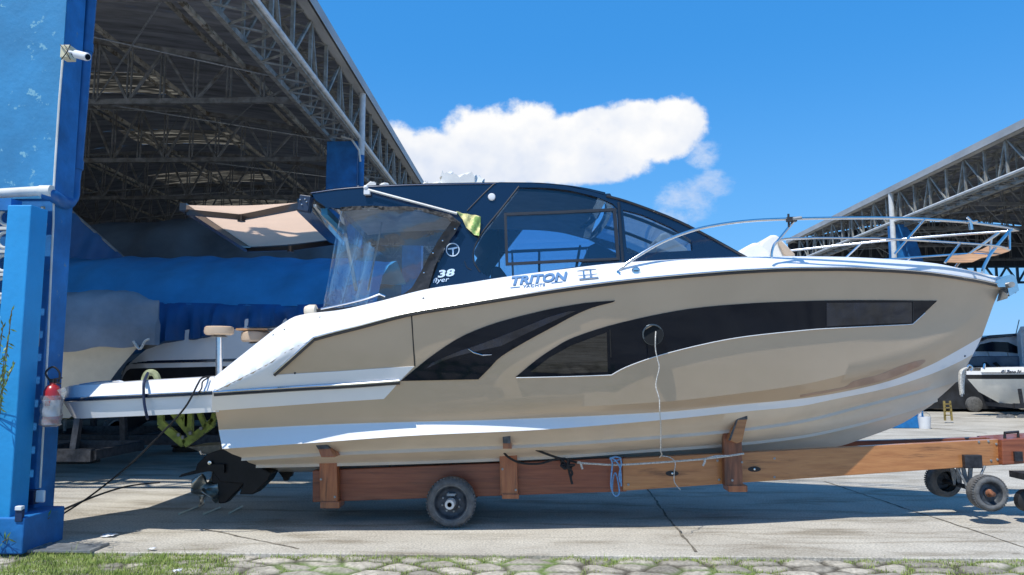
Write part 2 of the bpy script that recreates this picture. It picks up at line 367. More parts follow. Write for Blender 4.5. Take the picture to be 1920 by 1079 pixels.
def panel_mb(poly, surf, th=.02, holes=(), step=18):
    """fills the outline (with holes) with triangles laid on surf(px,py)->(point,normal), given thickness th behind it"""
    loops = [dens(poly, step)]+[dens(h, step) for h in holes]
    vs = []; es = []
    for lp in loops:
        o = len(vs); vs += lp; es += [(o+i, o+(i+1) % len(lp)) for i in range(len(lp))]
    xs = [p[0] for p in loops[0]]; ys = [p[1] for p in loops[0]]
    y = min(ys)+step/2
    while y < max(ys):
        x = min(xs)+step/2
        while x < max(xs):
            if inside((x, y), loops[0]) and not any(inside((x, y), h) for h in loops[1:]):
                if min((x-a)**2+(y-b)**2 for lp in loops for a, b in lp) > (step*.45)**2: vs.append((x, y))
            x += step
        y += step
    r_ = delaunay_2d_cdt([Vector(v) for v in vs], es, [], 0, 1e-4)
    V2, _, F2 = r_[0], r_[1], r_[2]
    tris = []
    for f in F2:
        cx = sum(V2[i][0] for i in f)/len(f); cy = sum(V2[i][1] for i in f)/len(f)
        if inside((cx, cy), loops[0]) and not any(inside((cx, cy), h) for h in loops[1:]): tris.append(list(f))
    n = len(V2); front = []; back = []
    for v in V2:
        p, nn = surf(v[0], v[1]); front.append(p); back.append(p-nn*th)
    # border edges
    cnt = {}
    for f in tris:
        for i in range(len(f)):
            a, b = f[i], f[(i+1) % len(f)]; cnt[(min(a, b), max(a, b))] = cnt.get((min(a, b), max(a, b)), 0)+1
    mb = MB(); fs = [tuple(f) for f in tris]+[tuple(n+i for i in reversed(f)) for f in tris]
    for (a, b), c in cnt.items():
        if c == 1: fs.append((a, b, b+n, a+n))
    mb.add(front+back, fs); return mb
def mirror_mb(mb, yc):
    m2 = MB(); m2.v = [(v[0], 2*yc-v[1], v[2]) for v in mb.v]; m2.f = [tuple(reversed(f)) for f in mb.f]; return m2
def raysurf(bvh, off=.004, yfall=8.0):
    def s(px, py):
        d = ray(px, py).normalized(); h = bvh.ray_cast(CAM, d)
        if h[0] is None:
            best = None
            for k in range(1, 14):   # walk outwards to the nearest direction that hits
                for ax, ay in ((0, 1), (0, -1), (1, 0), (-1, 0), (.7, .7), (-.7, .7), (.7, -.7), (-.7, -.7)):
                    h = bvh.ray_cast(CAM, ray(px+ax*k, py+ay*k).normalized())
                    if h[0] is not None: best = h; break
                if best: break
            if best is None: return P(px, py, yfall), Vector((0, -1, 0))
            t = (best[0]-CAM).length; return CAM+d*t+best[1]*off*(1 if best[1].y < 0 else -1), (best[1] if best[1].y < 0 else -best[1])
        nn = h[1] if h[1].dot(d) < 0 else -h[1]
        return h[0]+nn*off, nn
    return s
def bvh_of(mb): return BVHTree.FromPolygons([Vector(v) for v in mb.v], mb.f)
def line_on(surf, pts, n, r, off=0.0):
    q = smoothpoly(pts, n) if n else pts
    mb = MB(); mb.tube([surf(a, b)[0]+surf(a, b)[1]*off for a, b in q], r, 6); return mb
def text_mb(txt, x0, y0, size, surf, slope=0.0, shear=0.0, sx=1.0, th=.004, off=.002, bold=0.0):
    cu = bpy.data.curves.new('t', 'FONT'); cu.body = txt; cu.size = 1; cu.offset = bold; cu.resolution_u = 3
    o = bpy.data.objects.new('t', cu); COL.objects.link(o)
    bpy.context.view_layer.update()
    dg = bpy.context.evaluated_depsgraph_get(); me = bpy.data.meshes.new_from_object(o.evaluated_get(dg))
    mb = MB(); n = len(me.vertices); fr = []; bk = []
    for v in me.vertices:
        x = v.co.x*size*sx+v.co.y*size*shear; y = v.co.y*size
        p, nn = surf(x0+x, y0+x*slope-y); fr.append(p+nn*off); bk.append(p+nn*(off-th))
    fs = [tuple(f.vertices) for f in me.polygons]; cnt = {}
    for f in fs:
        for i in range(len(f)):
            a, b = f[i], f[(i+1) % len(f)]; k = (min(a, b), max(a, b)); cnt[k] = cnt.get(k, 0)+1
    mb.add(fr+bk, fs+[tuple(n+i for i in reversed(f)) for f in fs]+[(a, b, b+n, a+n) for (a, b), c in cnt.items() if c == 1])
    bpy.data.objects.remove(o); bpy.data.curves.remove(cu); bpy.data.meshes.remove(me); return mb
# ================================================================== GROUND
def ground_mat():
    m = bpy.data.materials.new('worn concrete'); m.use_nodes = True; t = m.node_tree; b = t.nodes['Principled BSDF']; b.inputs['Roughness'].default_value = .85
    co = t.nodes.new('ShaderNodeTexCoord')
    def nz(sc_, det, st=(1, 1, 1), dist=0):
        mp = t.nodes.new('ShaderNodeMapping'); mp.inputs['Scale'].default_value = st; t.links.new(co.outputs['Object'], mp.inputs[0])
        n = t.nodes.new('ShaderNodeTexNoise'); n.inputs['Scale'].default_value = sc_; n.inputs['Detail'].default_value = det; n.inputs['Roughness'].default_value = .65; n.inputs['Distortion'].default_value = dist
        t.links.new(mp.outputs[0], n.inputs['Vector']); return n.outputs[0]
    def rmp(src, p0, c0, p1, c1):
        r = t.nodes.new('ShaderNodeValToRGB'); e = r.color_ramp.elements; e[0].position = p0; e[0].color = (*c0, 1); e[1].position = p1; e[1].color = (*c1, 1); t.links.new(src, r.inputs[0]); return r.outputs[0]
    def mul(a, c, f=1.0):
        x = t.nodes.new('ShaderNodeMix'); x.data_type = 'RGBA'; x.blend_type = 'MULTIPLY'; x.inputs[0].default_value = f; t.links.new(a, x.inputs[6]); t.links.new(c, x.inputs[7]); return x.outputs[2]
    base = rmp(nz(.8, 6), .3, (.43, .395, .335), .7, (.59, .555, .48))
    sp = rmp(nz(45, 5), .38, (.62, .62, .62), .6, (1.08, 1.07, 1.05))
    st = rmp(nz(1.7, 8, (.35, 1.6, 1), .6), .36, (.60, .57, .52), .52, (1, 1, 1))
    st2 = rmp(nz(5.0, 9, (.3, 1.3, 1), 1.0), .62, (1, 1, 1), .74, (.62, .6, .57))
    c = mul(mul(mul(base, sp), st), st2)
    t.links.new(c, b.inputs['Base Color'])
    bp = t.nodes.new('ShaderNodeBump'); bp.inputs['Strength'].default_value = .45; bp.inputs['Distance'].default_value = .012; t.links.new(nz(38, 8), bp.inputs['Height']); t.links.new(bp.outputs[0], b.inputs['Normal'])
    return m
concrete = ground_mat()
g = MB(); g.grid([[(x, y, z) for x in np.linspace(-400, 400, 9)] for y, z in ((-120, -.10), (7.245, -.10), (7.25, -.006), (7.262, 0), (60, 0), (700, 0))])
struct(g.build('ground', concrete))
jm = mat('joint dirt', (.20, .175, .135), .95, var=.4, scale=9)
grassm = mat('grass blades', (.32, .38, .08), .6, var=.35, scale=7, col2=(.15, .24, .035), patch=((.42, .38, .15), 12, .56, .66))
stonem = bpy.data.materials.new('cobble stone'); stonem.use_nodes = True
_t = stonem.node_tree; _b = _t.nodes['Principled BSDF']; _a = _t.nodes.new('ShaderNodeAttribute'); _a.attribute_name = 'stonecol'; _b.inputs['Roughness'].default_value = .85
_co = _t.nodes.new('ShaderNodeTexCoord'); _n = _t.nodes.new('ShaderNodeTexNoise'); _n.inputs['Scale'].default_value = 28; _n.inputs['Detail'].default_value = 8; _t.links.new(_co.outputs['Object'], _n.inputs['Vector'])
_r = _t.nodes.new('ShaderNodeValToRGB'); _r.color_ramp.elements[0].position = .3; _r.color_ramp.elements[0].color = (.6, .6, .6, 1); _r.color_ramp.elements[1].position = .65; _r.color_ramp.elements[1].color = (1.1, 1.1, 1.1, 1); _t.links.new(_n.outputs[0], _r.inputs[0])
_x = _t.nodes.new('ShaderNodeMix'); _x.data_type = 'RGBA'; _x.blend_type = 'MULTIPLY'; _x.inputs[0].default_value = 1; _t.links.new(_a.outputs[0], _x.inputs[6]); _t.links.new(_r.outputs[0], _x.inputs[7]); _t.links.new(_x.outputs[2], _b.inputs['Base Color'])
_bp = _t.nodes.new('ShaderNodeBump'); _bp.inputs['Strength'].default_value = .5; _bp.inputs['Distance'].default_value = .01; _t.links.new(_n.outputs[0], _bp.inputs['Height']); _t.links.new(_bp.outputs[0], _b.inputs['Normal'])
# joints in the concrete: thin dirt filled grooves (sheets 4 mm up)
def joint(pts, w=.03):
    mb = MB(); q = []
    for i in range(len(pts)-1):
        a = Vector(pts[i]); b = Vector(pts[i+1]); n = max(2, int((b-a).length/.12))
        for k in range(n): q.append(a+(b-a)*k/n)
    q.append(Vector(pts[-1])); rows = []
    for i, p in enumerate(q):
        d = (q[min(i+1, len(q)-1)]-q[max(i-1, 0)]).normalized(); s_ = Vector((-d.y, d.x, 0)); ww = w*random.uniform(.45, 1.2); jt = s_*random.uniform(-.012, .012)
        rows.append([(p+jt-s_*ww/2)+Vector((0, 0, .004)), (p+jt+s_*ww/2)+Vector((0, 0, .004))])
    mb.grid(rows); return mb
G = lambda px, py: tuple(Z(px, py, 0))
for pts, w in (([G(1215, 918), G(1255, 975), G(1306, 1036)], .03), ([G(1545, 903), G(1700, 955), G(1770, 977), G(1925, 1028)], .03),
               ([G(200, 915), G(900, 915)], .03), ([G(380, 992), G(560, 1030)], .03), ([G(1480, 905), G(1920, 930)], .02), ([G(1640, 793), G(1850, 813)], .08)):
    struct(joint(pts, w).build('pavement_joint', jm, recalc=False))
# cobblestone verge in front
x0_, x1_, y0_, y1_ = -6.8, 7.6, 5.3, 7.262; dx = .026
nx = int((x1_-x0_)/dx); ny = int((y1_-y0_)/dx)
gx, gy = np.meshgrid(np.linspace(x0_, x1_, nx), np.linspace(y0_, y1_, ny))
seeds = []
for j in range(-1, 10):
    for i in range(-1, 43):
        seeds.append((x0_+(i+.5*(j % 2))*.34+rng.uniform(-.15, .15), y0_+j*.235+rng.uniform(-.09, .09)))
seeds = np.array(seeds); d1 = np.full(gx.shape, 9.); d2 = np.full(gx.shape, 9.); idx = np.zeros(gx.shape, int)
for k, (sx_, sy_) in enumerate(seeds):
    d = np.sqrt((gx-sx_)**2*.42+(gy-sy_)**2); c = d < d1; d2 = np.where(c, d1, np.minimum(d2, d)); idx = np.where(c, k, idx); d1 = np.where(c, d, d1)
def vnoise(a, b, sc_, seed=0):
    r2 = np.random.default_rng(seed); tab = r2.random((256, 256)); x = a*sc_+50; y = b*sc_+50
    xi = np.floor(x).astype(int); yi = np.floor(y).astype(int); fx = x-xi; fy = y-yi; fx = fx*fx*(3-2*fx); fy = fy*fy*(3-2*fy)
    t = lambda i, j: tab[i % 256, j % 256]
    return (t(xi, yi)*(1-fx)*(1-fy)+t(xi+1, yi)*fx*(1-fy)+t(xi, yi+1)*(1-fx)*fy+t(xi+1, yi+1)*fx*fy)
edge = np.clip((d2-d1)/.11, 0, 1); dirt = vnoise(gx, gy, 1.1, 3)*.6+vnoise(gx, gy, 4, 4)*.4
leftd = np.clip((-1.9-gx)/1.6, 0, 1)    # towards the left the stones sink into the soil
hh = (edge**.42)*.034*(1-.75*leftd)+vnoise(gx, gy, 9, 5)*.014+vnoise(gx, gy, 26, 6)*.006 - .048 + .020*leftd
hh = np.where(gy > 7.22, hh-.01, hh)-.012
tint = rng.random(len(seeds))[idx]
sc1 = np.stack([.27+.25*tint, .245+.225*tint, .20+.18*tint], -1)*(.8+.4*vnoise(gx, gy, 7, 21))[..., None]; soil = np.array([.075, .065, .045]); moss = np.array([.13, .20, .04])
soil_f = np.clip(1.15-edge*1.9, 0, 1)[..., None]; soil_f = np.maximum(soil_f, (np.clip((dirt-.52)*5, 0, 1)*np.clip(.35+leftd, 0, 1))[..., None])
m_f = np.clip((vnoise(gx, gy, 2.2, 8)-.45)*4, 0, 1)[..., None]
colr = sc1*(1-soil_f)+(soil*(1-m_f)+moss*m_f)*soil_f
mb = MB(); mb.v = list(zip(gx.ravel().tolist(), gy.ravel().tolist(), hh.ravel().tolist()))
mb.f = [(j*nx+i, j*nx+i+1, (j+1)*nx+i+1, (j+1)*nx+i) for j in range(ny-1) for i in range(nx-1)]
verge = mb.build('cobblestone_verge', stonem, smooth=True, recalc=False, angle=60); struct(verge)
at_ = verge.data.color_attributes.new('stonecol', 'FLOAT_COLOR', 'POINT')
at_.data.foreach_set('color', np.concatenate([colr.reshape(-1, 3), np.ones((nx*ny, 1))], 1).ravel())
# the concrete slab stands a little proud of the verge
# grass: real blades, in the joints and thick on the left
gb = MB()
def blade(x, y, z, h, w, lean, az):
    dx_, dy_ = math.cos(az), math.sin(az); px_, py_ = -dy_*w/2, dx_*w/2
    b = [(x-px_, y-py_, z), (x+px_, y+py_, z), (x+dx_*lean*.4+px_*.7, y+dy_*lean*.4+py_*.7, z+h*.6), (x+dx_*lean*.4-px_*.7, y+dy_*lean*.4-py_*.7, z+h*.6), (x+dx_*lean, y+dy_*lean, z+h)]
    o = len(gb.v); gb.v += b; gb.f += [(o, o+1, o+2, o+3), (o+3, o+2, o+4)]
soilf = soil_f[..., 0]; cover = vnoise(gx, gy, 1.6, 11)*.6+vnoise(gx, gy, 5, 12)*.4
cnt_ = 0
for _ in range(330000):
    i = rng.integers(nx); j = rng.integers(ny); x, y = gx[j, i], gy[j, i]
    ld = min(max((-2.3-x)/1.2, 0), 1); cv = cover[j, i]; pr = 0
    if soilf[j, i] > .35 and cv > .42: pr = .5*min(1, (cv-.42)*8)
    if abs(y-7.2) < .08 and cv > .33: pr = max(pr, .55)
    if ld > 0: pr = max(pr, ld*(.95 if cv > .50-.08*ld else .12))
    if x < 4.2 and x > -4.2 and rng.random() < .02 and cv > .5: pr = max(pr, .3)
    if rng.random() > pr: continue
    hgt_ = rng.uniform(.012, .038)*(1+.35*ld)
    if rng.random() < .012: hgt_ *= 2.6
    blade(x+rng.uniform(-.012, .012), y+rng.uniform(-.012, .012), hh[j, i]-.004, hgt_, rng.uniform(.003, .006), hgt_*rng.uniform(.2, .9), rng.uniform(0, 6.28)); cnt_ += 1
    if cnt_ > 80000: break
struct(gb.build('grass', grassm, recalc=False), 'short bright green grass growing between the stones', 'stuff')
# drain grate and litter near the pillar
dg_ = thing('drain_grate', 'grey slatted drain grate lying in the grass at the foot of the blue pillar', 'drain grate', G(125, 1030))
mb = MB(); c = Vector(G(125, 1030))
for k in range(7): mb.box((c.x+.02, c.y-.13+k*.045, .012), (.56, .026, .018))
part('slat_panel', mb, galv, dg_)
mb = MB(); mb.bar((c.x-.27, c.y-.16, .014), (c.x-.27, c.y+.17, .014), .03, .024); mb.bar((c.x+.31, c.y-.16, .014), (c.x+.31, c.y+.17, .014), .03, .024); each('frame_bar', mb, galv, dg_)
def scrap(px, py, s_, label):
    c = Vector(G(px, py)); mb = MB(); rows = []
    for j in range(5): rows.append([(c.x+(i-2)*s_*.22+random.uniform(-.01, .01), c.y+(j-2)*s_*.16, .012+random.uniform(0, .02)) for i in range(5)])
    mb.grid(rows); o = mb.build('paper_scrap', whitepl, smooth=True, recalc=False); sd = o.modifiers.new('s', 'SOLIDIFY'); sd.thickness = .002; tag(o, label, 'litter')
scrap(205, 1007, .16, 'crumpled white scrap at the edge of the pillar shadow beside the drain grate')
scrap(285, 1033, .07, 'small white scrap lying on the bare soil right of the grass patch')
scrap(332, 1074, .07, 'small white scrap lying among the cobblestones at the bottom edge')
# distant tree line
def treeline():
    mb = MB(); n = 6000
    for _ in range(n):
        a = rng.uniform(-1.25, 1.25); D = rng.uniform(150, 170); hgt_ = 4.0+2.2*math.sin(a*9)+1.6*math.sin(a*23+1)+1.2*math.sin(a*51)
        x, y = D*math.sin(a), D*math.cos(a); z = rng.uniform(0, 1)**.6*hgt_; s_ = rng.uniform(.5, 1.1)
        u = Vector(rng.normal(size=3)).normalized(); v = u.orthogonal().normalized()*s_; w_ = u.cross(v)
        c = Vector((x, y, z)); mb.add([c+v, c+w_, c-v, c-w_], [(0, 1, 2, 3)])
    return mb
struct(treeline().build('far_tree_line', mat('far foliage', (.05, .085, .03), .9, var=.3, scale=.3), recalc=False), 'low far tree line beyond the boat yard', 'stuff')

# ================================================================== SHEDS
def shed(e, sg, y0, y1, ycross, label, loc, skyl=()):
    X = lambda s: e+sg*s
    t = thing('boat_shed', label, 'shed', loc)
    ZB = 8.07; Lw = 19.0
    chord = lambda s: ZB+1.72*max(0.0, math.sin(math.pi*min(max(s-.5, 0), Lw-.9)/(Lw-.9)))**.55
    roofz = lambda s: 9.62+1.15*math.sin(math.pi*s/Lw)
    # roof sheet, corrugated along the span
    nyr = int((y1-y0)/.13)
    def sheet(ya, yb, sa, sb, dz=0, m=None, name='roof'):
        n = max(2, int((yb-ya)/.065)); ns = max(2, int((sb-sa)/1.0)+1); rows = []
        for k in range(n+1):
            y = ya+(yb-ya)*k/n; dzz = .022*math.cos(math.pi*k) if 0 < k < n else 0
            rows.append([(X(sa+(sb-sa)*j/ns), y, roofz(sa+(sb-sa)*j/ns)+dzz+dz) for j in range(ns+1)])
        mb = MB(); mb.grid(rows); return mb
    cuts = sorted(skyl); mbr = MB()
    ycur = y0
    for (ya, yb, sa, sb) in cuts:
        if ya > ycur: q = sheet(ycur, ya, 0, Lw); mbr.add(q.v, q.f)
        q = sheet(ya, yb, 0, sa); mbr.add(q.v, q.f); q = sheet(ya, yb, sb, Lw); mbr.add(q.v, q.f); ycur = yb
    q = sheet(ycur, y1, 0, Lw); mbr.add(q.v, q.f)
    rf = part('roof', mbr, roofm, t, recalc=False)
    for (ya, yb, sa, sb) in cuts:
        q = sheet(ya, yb, sa, sb); part('skylight', q, MATS['skylight sheet'], rf, recalc=False)
    # gutter
    mb = MB(); gx_ = X(-.12)
    mb.bar((gx_, y0-.1, 9.50), (gx_, y1, 9.50), .05, .26); mb.bar((X(0), y0-.1, 9.385), (X(0), y1, 9.385), .26, .03)
    y = y0
    part('gutter', mb, gutterm, t)
    # edge box girder
    for s_, nm in ((.12, 'edge_truss'), (.85, 'edge_truss')):
        mb = MB(); st = 1.22 if s_ < .5 else 1.1; zt = 9.42; xb = X(s_)
        mb.bar((xb, y0, zt), (xb, y1, zt), .09)
        mb.bar((xb, y0, ZB), (xb, y1, ZB), .10, .12)
        n = int((y1-y0)/st)
        for k in range(n):
            ya = y0+k*st
            mb.bar((xb, ya, ZB), (xb, ya, zt), .075 if s_ < .5 else .06)
            if k % 2 == 0 or s_ > .5: mb.bar((xb, ya, ZB), (xb, ya+st, zt), .055)
            else: mb.bar((xb, ya+st*.45, ZB), (xb, ya, zt), .06)
        tr = part(nm, mb, trussm, t)
        if s_ < .5:
            m2 = MB(); m2.tube([(xb-sg*.09, y0, ZB+.05), (xb-sg*.09, y1, ZB+.05)], .055, 8); part('chord_pipe', m2, trussw, tr)
    mb = MB(); n = int((y1-y0)/.42)
    for k in range(n):
        ya = y0+k*.42; a, b = (.12, .85) if k % 2 else (.85, .12)
        mb.bar((X(a), ya, ZB-.02), (X(b), ya+.42, ZB-.02), .035); mb.bar((X(a), ya, 9.36), (X(b), ya+.42, 9.36), .035)
        if k % 3 == 0: mb.bar((X(.12), ya, ZB), (X(.85), ya, 9.4), .045)
    part('girder_lacing', mb, trussm, t)
    # cross trusses
    for yc in ycross:
        mb = MB(); pr_ = None; n = 22; s0, s1 = .85, Lw-.4; mm = trussm
        for k in range(n+1):
            s_ = s0+(s1-s0)*k/n; cz = chord(s_); cur = (X(s_), yc, cz)
            if pr_: mb.bar(pr_, cur, .11, .13)
            mb.bar((X(s_)-.045, yc, ZB), (X(s_)-.045, yc, cz), .035); mb.bar((X(s_)+.045, yc, ZB), (X(s_)+.045, yc, cz), .035)
            if k < n:
                s2 = s0+(s1-s0)*(k+1)/n
                if k % 2: mb.bar((X(s_), yc, ZB), (X(s2), yc, chord(s2)), .06)
                else: mb.bar((X(s_), yc, cz), (X(s2), yc, ZB), .06)
            pr_ = cur
        mb.bar((X(s0), yc, ZB), (X(s1), yc, ZB), .11, .13)
        part('cross_truss', mb, MATS['dark truss steel'], t)
    # purlins that run the length of the roof
    for j, s_ in enumerate((2.1, 3.6, 5.2, 6.9, 8.6, 10.4, 12.2, 14, 16)):
        zz = roofz(s_)-.16; mb = MB(); n = int((y1-y0)/1.4)
        if j in (0, 2, 4, 6): zz = chord(s_)-.02
        for k in range(n):
            ya = y0+k*(y1-y0)/n; yb = y0+(k+1)*(y1-y0)/n
            mb.bar((X(s_), ya, zz), (X(s_), yb-.05, zz), .09 if j % 2 == 0 else .06, .10)
        part('purlin', mb, purlin, t)
    # thin sway braces
    mb = MB(); m2 = sorted(ycross)
    for a, b in zip(m2[:-1], m2[1:]):
        for s_ in (1.2, 6.0, 11.0): mb.tube([(X(s_), a, chord(s_)), (X(s_+4.5), b, ZB)], .018, 5); mb.tube([(X(s_+4.5), a, ZB), (X(s_), b, chord(s_))], .018, 5)
    part('sway_braces', mb, galv, t)
    return t, X, chord
def skymat():
    m = bpy.data.materials.new('skylight sheet'); m.use_nodes = True; t = m.node_tree; t.nodes.clear(); o = t.nodes.new('ShaderNodeOutputMaterial')
    d = t.nodes.new('ShaderNodeBsdfDiffuse'); d.inputs[0].default_value = (.4, .38, .3, 1); tr = t.nodes.new('ShaderNodeBsdfTranslucent')
    co = t.nodes.new('ShaderNodeTexCoord'); mp = t.nodes.new('ShaderNodeMapping'); mp.inputs['Scale'].default_value = (.35, 9, 1); t.links.new(co.outputs['Object'], mp.inputs[0])
    n = t.nodes.new('ShaderNodeTexNoise'); n.inputs['Scale'].default_value = 2.2; n.inputs['Detail'].default_value = 5; t.links.new(mp.outputs[0], n.inputs['Vector'])
    r = t.nodes.new('ShaderNodeValToRGB'); r.color_ramp.elements[0].position = .50; r.color_ramp.elements[0].color = (.012, .011, .010, 1); r.color_ramp.elements[1].position = .66; r.color_ramp.elements[1].color = (.26, .21, .14, 1)
    t.links.new(n.outputs[0], r.inputs[0]); t.links.new(r.outputs[0], tr.inputs[0])
    x = t.nodes.new('ShaderNodeMixShader'); x.inputs[0].default_value = .8; t.links.new(d.outputs[0], x.inputs[1]); t.links.new(tr.outputs[0], x.inputs[2]); t.links.new(x.outputs[0], o.inputs[0]); MATS['skylight sheet'] = m
skymat()
LX, RX = -4.78, 15.75
lshed, XL, chL = shed(LX, -1, 7.15, 46.0, (7.4, 12, 17, 22, 27, 32, 37, 42), 'large open boat shed with arched lattice roof on blue columns behind the boat', (LX-.4, 20, 0),
    skyl=((21.6, 23.4, 6.6, 10.2), (27.2, 29.0, 6.8, 11.0), (33.2, 35.2, 7.6, 13), (38.5, 40.2, 8.5, 13.5), (16.4, 17.0, 5.8, 8.8)))
rshed, XR, chR = shed(RX, 1, 9.0, 46.0, (9.2, 14, 19, 24, 29, 34, 39, 44), 'boat shed with lattice roof edge rising to the right behind the bow', (RX+.4, 33, 0), skyl=())
def column(t, x0, x1, y0, y1, z1, m=None):
    mb = MB(); mb.box(((x0+x1)/2, (y0+y1)/2, z1/2), (abs(x1-x0), y1-y0, z1)); c = part('column', mb, m or bluepaint, t, bevel=.015)
    mb = MB(); mb.box(((x0+x1)/2, (y0+y1)/2, .16), (abs(x1-x0)+.16, y1-y0+.16, .32)); part('plinth', mb, m or bluepaint, c, bevel=.01); return c
for yc in (20.0, 32, 44): column(lshed, LX-.93, LX-.08, yc, yc+.55, 8.0)
for yc in (8.2, 20, 32, 44): column(lshed, LX-18.9, LX-18.3, yc, yc+.6, 8.0)
for yc in (20.7, 32.7, 44.7):
    c = column(rshed, RX, RX+.5, yc, yc+.5, 8.0)
    pr = [(RX+.5, yc+.04, z) for z in (3.0, 7.9)]+[(RX+.62, yc+.04, 7.9), (RX+1.0, yc+.04, 7.3), (RX+1.25, yc+.04, 6.4), (RX+1.32, yc+.04, 5.0), (RX+1.28, yc+.04, 3.0)]
    mb = MB(); mb.prism(pr, (0, .42, 0)); part('haunch', mb, bluepaint, c)
for yc in (8.7, 20.7, 32.7, 44.7): column(rshed, RX+18.3, RX+18.9, yc, yc+.6, 8.0)
# down pipes from the gutters
mb = MB(); mb.tube([(LX+.03, 20.05, 9.4), (LX+.03, 20.05, 7.6)], .085, 12); part('down_pipe', mb, trussw, lshed, smooth=True)
mb = MB(); mb.tube([(LX+.03, 20.05, 7.6), (LX+.03, 20.05, .3)], .085, 12); part('down_pipe', mb, bluepaint, lshed, smooth=True)
mb = MB(); mb.tube([(LX-.5, 19.9, 8.1), (LX-.2, 19.85, 8.0), (LX+.0, 19.9, 7.7), (LX+.03, 19.95, 7.4)], .03, 8); part('small_pipe', mb, pvcwhite, lshed, smooth=True)
mb = MB(); mb.tube([(RX-.03, 32.65, 9.4), (RX-.03, 32.65, .3)], .11, 12); part('down_pipe', mb, trussw, rshed, smooth=True)
# back and side walls of the left shed
mb = MB(); mb.box((LX-9.7, 46.3, 5.4), (19.6, .2, 10.8)); part('rear_wall', mb, wallgrey, lshed)
mb = MB(); mb.box((LX-18.93, 27.0, 4.85), (.2, 38.4, 9.7)); part('side_wall', mb, wallgrey, lshed)
rows = [[(XR(a), 46.05, 7.95) for a in np.linspace(0, 19, 20)], [(XR(a), 46.05, 9.55+1.15*math.sin(math.pi*a/19)) for a in np.linspace(0, 19, 20)]]
mb = MB(); mb.grid(rows); mb.grid([[(p[0], 46.12, p[2]) for p in r_] for r_ in rows]); part('gable_cladding', mb, mat('dark gable sheet', (.05, .055, .065), .7, var=.3, scale=1.5, stretch=(4, 1, .5)), rshed, recalc=False)
# dim side wall of the right shed
mb = MB(); mb.box((RX+20.2, 27.5, 4.0), (.2, 30, 8.0)); part('side_wall', mb, wallgrey, rshed)
# blue lattice frame seen under the right shed's far end
def lattice_beam(x0, x1, y, z0, z1, st, m, name, label):
    t = thing(name, label, 'steel frame', (x0, y, 0)); mb = MB()
    mb.bar((x0, y, z0), (x1, y, z0), .14); mb.bar((x0, y, z1), (x1, y, z1), .14)
    n = int((x1-x0)/st)
    for k in range(n):
        a = x0+k*st; mb.bar((a, y, z0), (a+st/2, y, z1), .10); mb.bar((a+st/2, y, z1), (a+st, y, z0), .10); mb.bar((a, y, z0), (a, y, z1), .12)
    part('lattice', mb, m, t)
    for x in (x0+.1, x1-.1): mb = MB(); mb.box((x, y+.2, z1/2), (.3, .3, z1)); part('post', mb, m, t)
mb = MB(); z0_, z1_ = P(1890, 530, 46.3).z, 7.93
mb.bar((RX, 46.3, z0_), (RX+19, 46.3, z0_), .14); mb.bar((RX, 46.3, z1_), (RX+19, 46.3, z1_), .14)
for k in range(15): a_ = RX+k*19/15; mb.bar((a_, 46.3, z0_), (a_+.63, 46.3, z1_), .10); mb.bar((a_+.63, 46.3, z1_), (a_+1.27, 46.3, z0_), .10); mb.bar((a_, 46.3, z0_), (a_, 46.3, z1_), .12)
part('end_lattice', mb, trussblue, rshed)

# ------------------------------------------------------------------ near blue pillar (front column of the left shed)
nc = part('column', (lambda m: (m.box((-5.48, 7.76, 4.65), (.86, .32, 9.3)), m)[1])(MB()), bluepaint, lshed, bevel=.012)
mb = MB(); mb.box((-5.483, 7.594, 6.4), (.85, .012, 5.75)); part('column_lit_face', mb, bluewall, lshed)  # lighter blue sheet paints the sunlight onto the pillar's upper front
mb = MB(); mb.box((-5.24, 7.435, .17), (.84, .62, .34)); part('plinth', mb, bluepaint, lshed, bevel=.015)
# slim fence pillar in front of it with ornamental block screen to the left
fp = thing('fence_pillar', 'slim bright blue masonry pillar under the white pipe at the left edge', 'pillar', (-4.93, 7.2, 0))
xr = P(58, 400, 7.14).x; xl = P(13, 400, 7.14).x
mb = MB(); mb.box(((xl+xr)/2, 7.27, 1.68), (xr-xl, .26, 3.36)); part('shaft', mb, mat('bright blue paint', (.012, .27, .60), .6, var=.06, scale=2, bump=.2, bscale=14), fp, bevel=.012)
mb = MB(); mb.tube([P(80, 388, 7.5), P(83, 420, 7.5), P(78, 470, 7.5), P(72, 650, 7.5)], [.022, .026, .018, .006], 6); part('mortar_drip', mb, mat('old mortar', (.36, .34, .28), .9, var=.3, scale=20), fp)
fs = thing('block_screen', 'white ring patterned breeze block screen left of the slim blue pillar', 'screen wall', (xl-.6, 7.3, 0))
mb = MB(); st = .235
for r_ in range(10):
    for k in range(4):
        cx_ = xl-.02-st*(k+.32); cz_ = .25+st*r_+.9
        pts = [(cx_+.08*math.cos(a), 7.28, cz_+.08*math.sin(a)) for a in np.linspace(0, 2*math.pi, 17)]
        mb.tube(pts, .018, 6, cap=False); mb.bar((cx_-st/2, 7.28, cz_-st/2), (cx_+st/2, 7.28, cz_-st/2), .06, .03)
        mb.bar((cx_-st/2, 7.28, cz_-st/2), (cx_-st/2, 7.28, cz_+st/2), .06, .03)
part('ring_blocks', mb, mat('white screen paint', (.6, .6, .56), .7, var=.1), fs)
mb = MB(); mb.box((xl-.5, 7.28, .5), (.98, .16, .98)); part('base_wall', mb, bluepaint, fs); mb = MB(); mb.box((xl-.5, 7.28, 3.38), (.98, .16, .12)); part('coping', mb, bluepaint, fs)
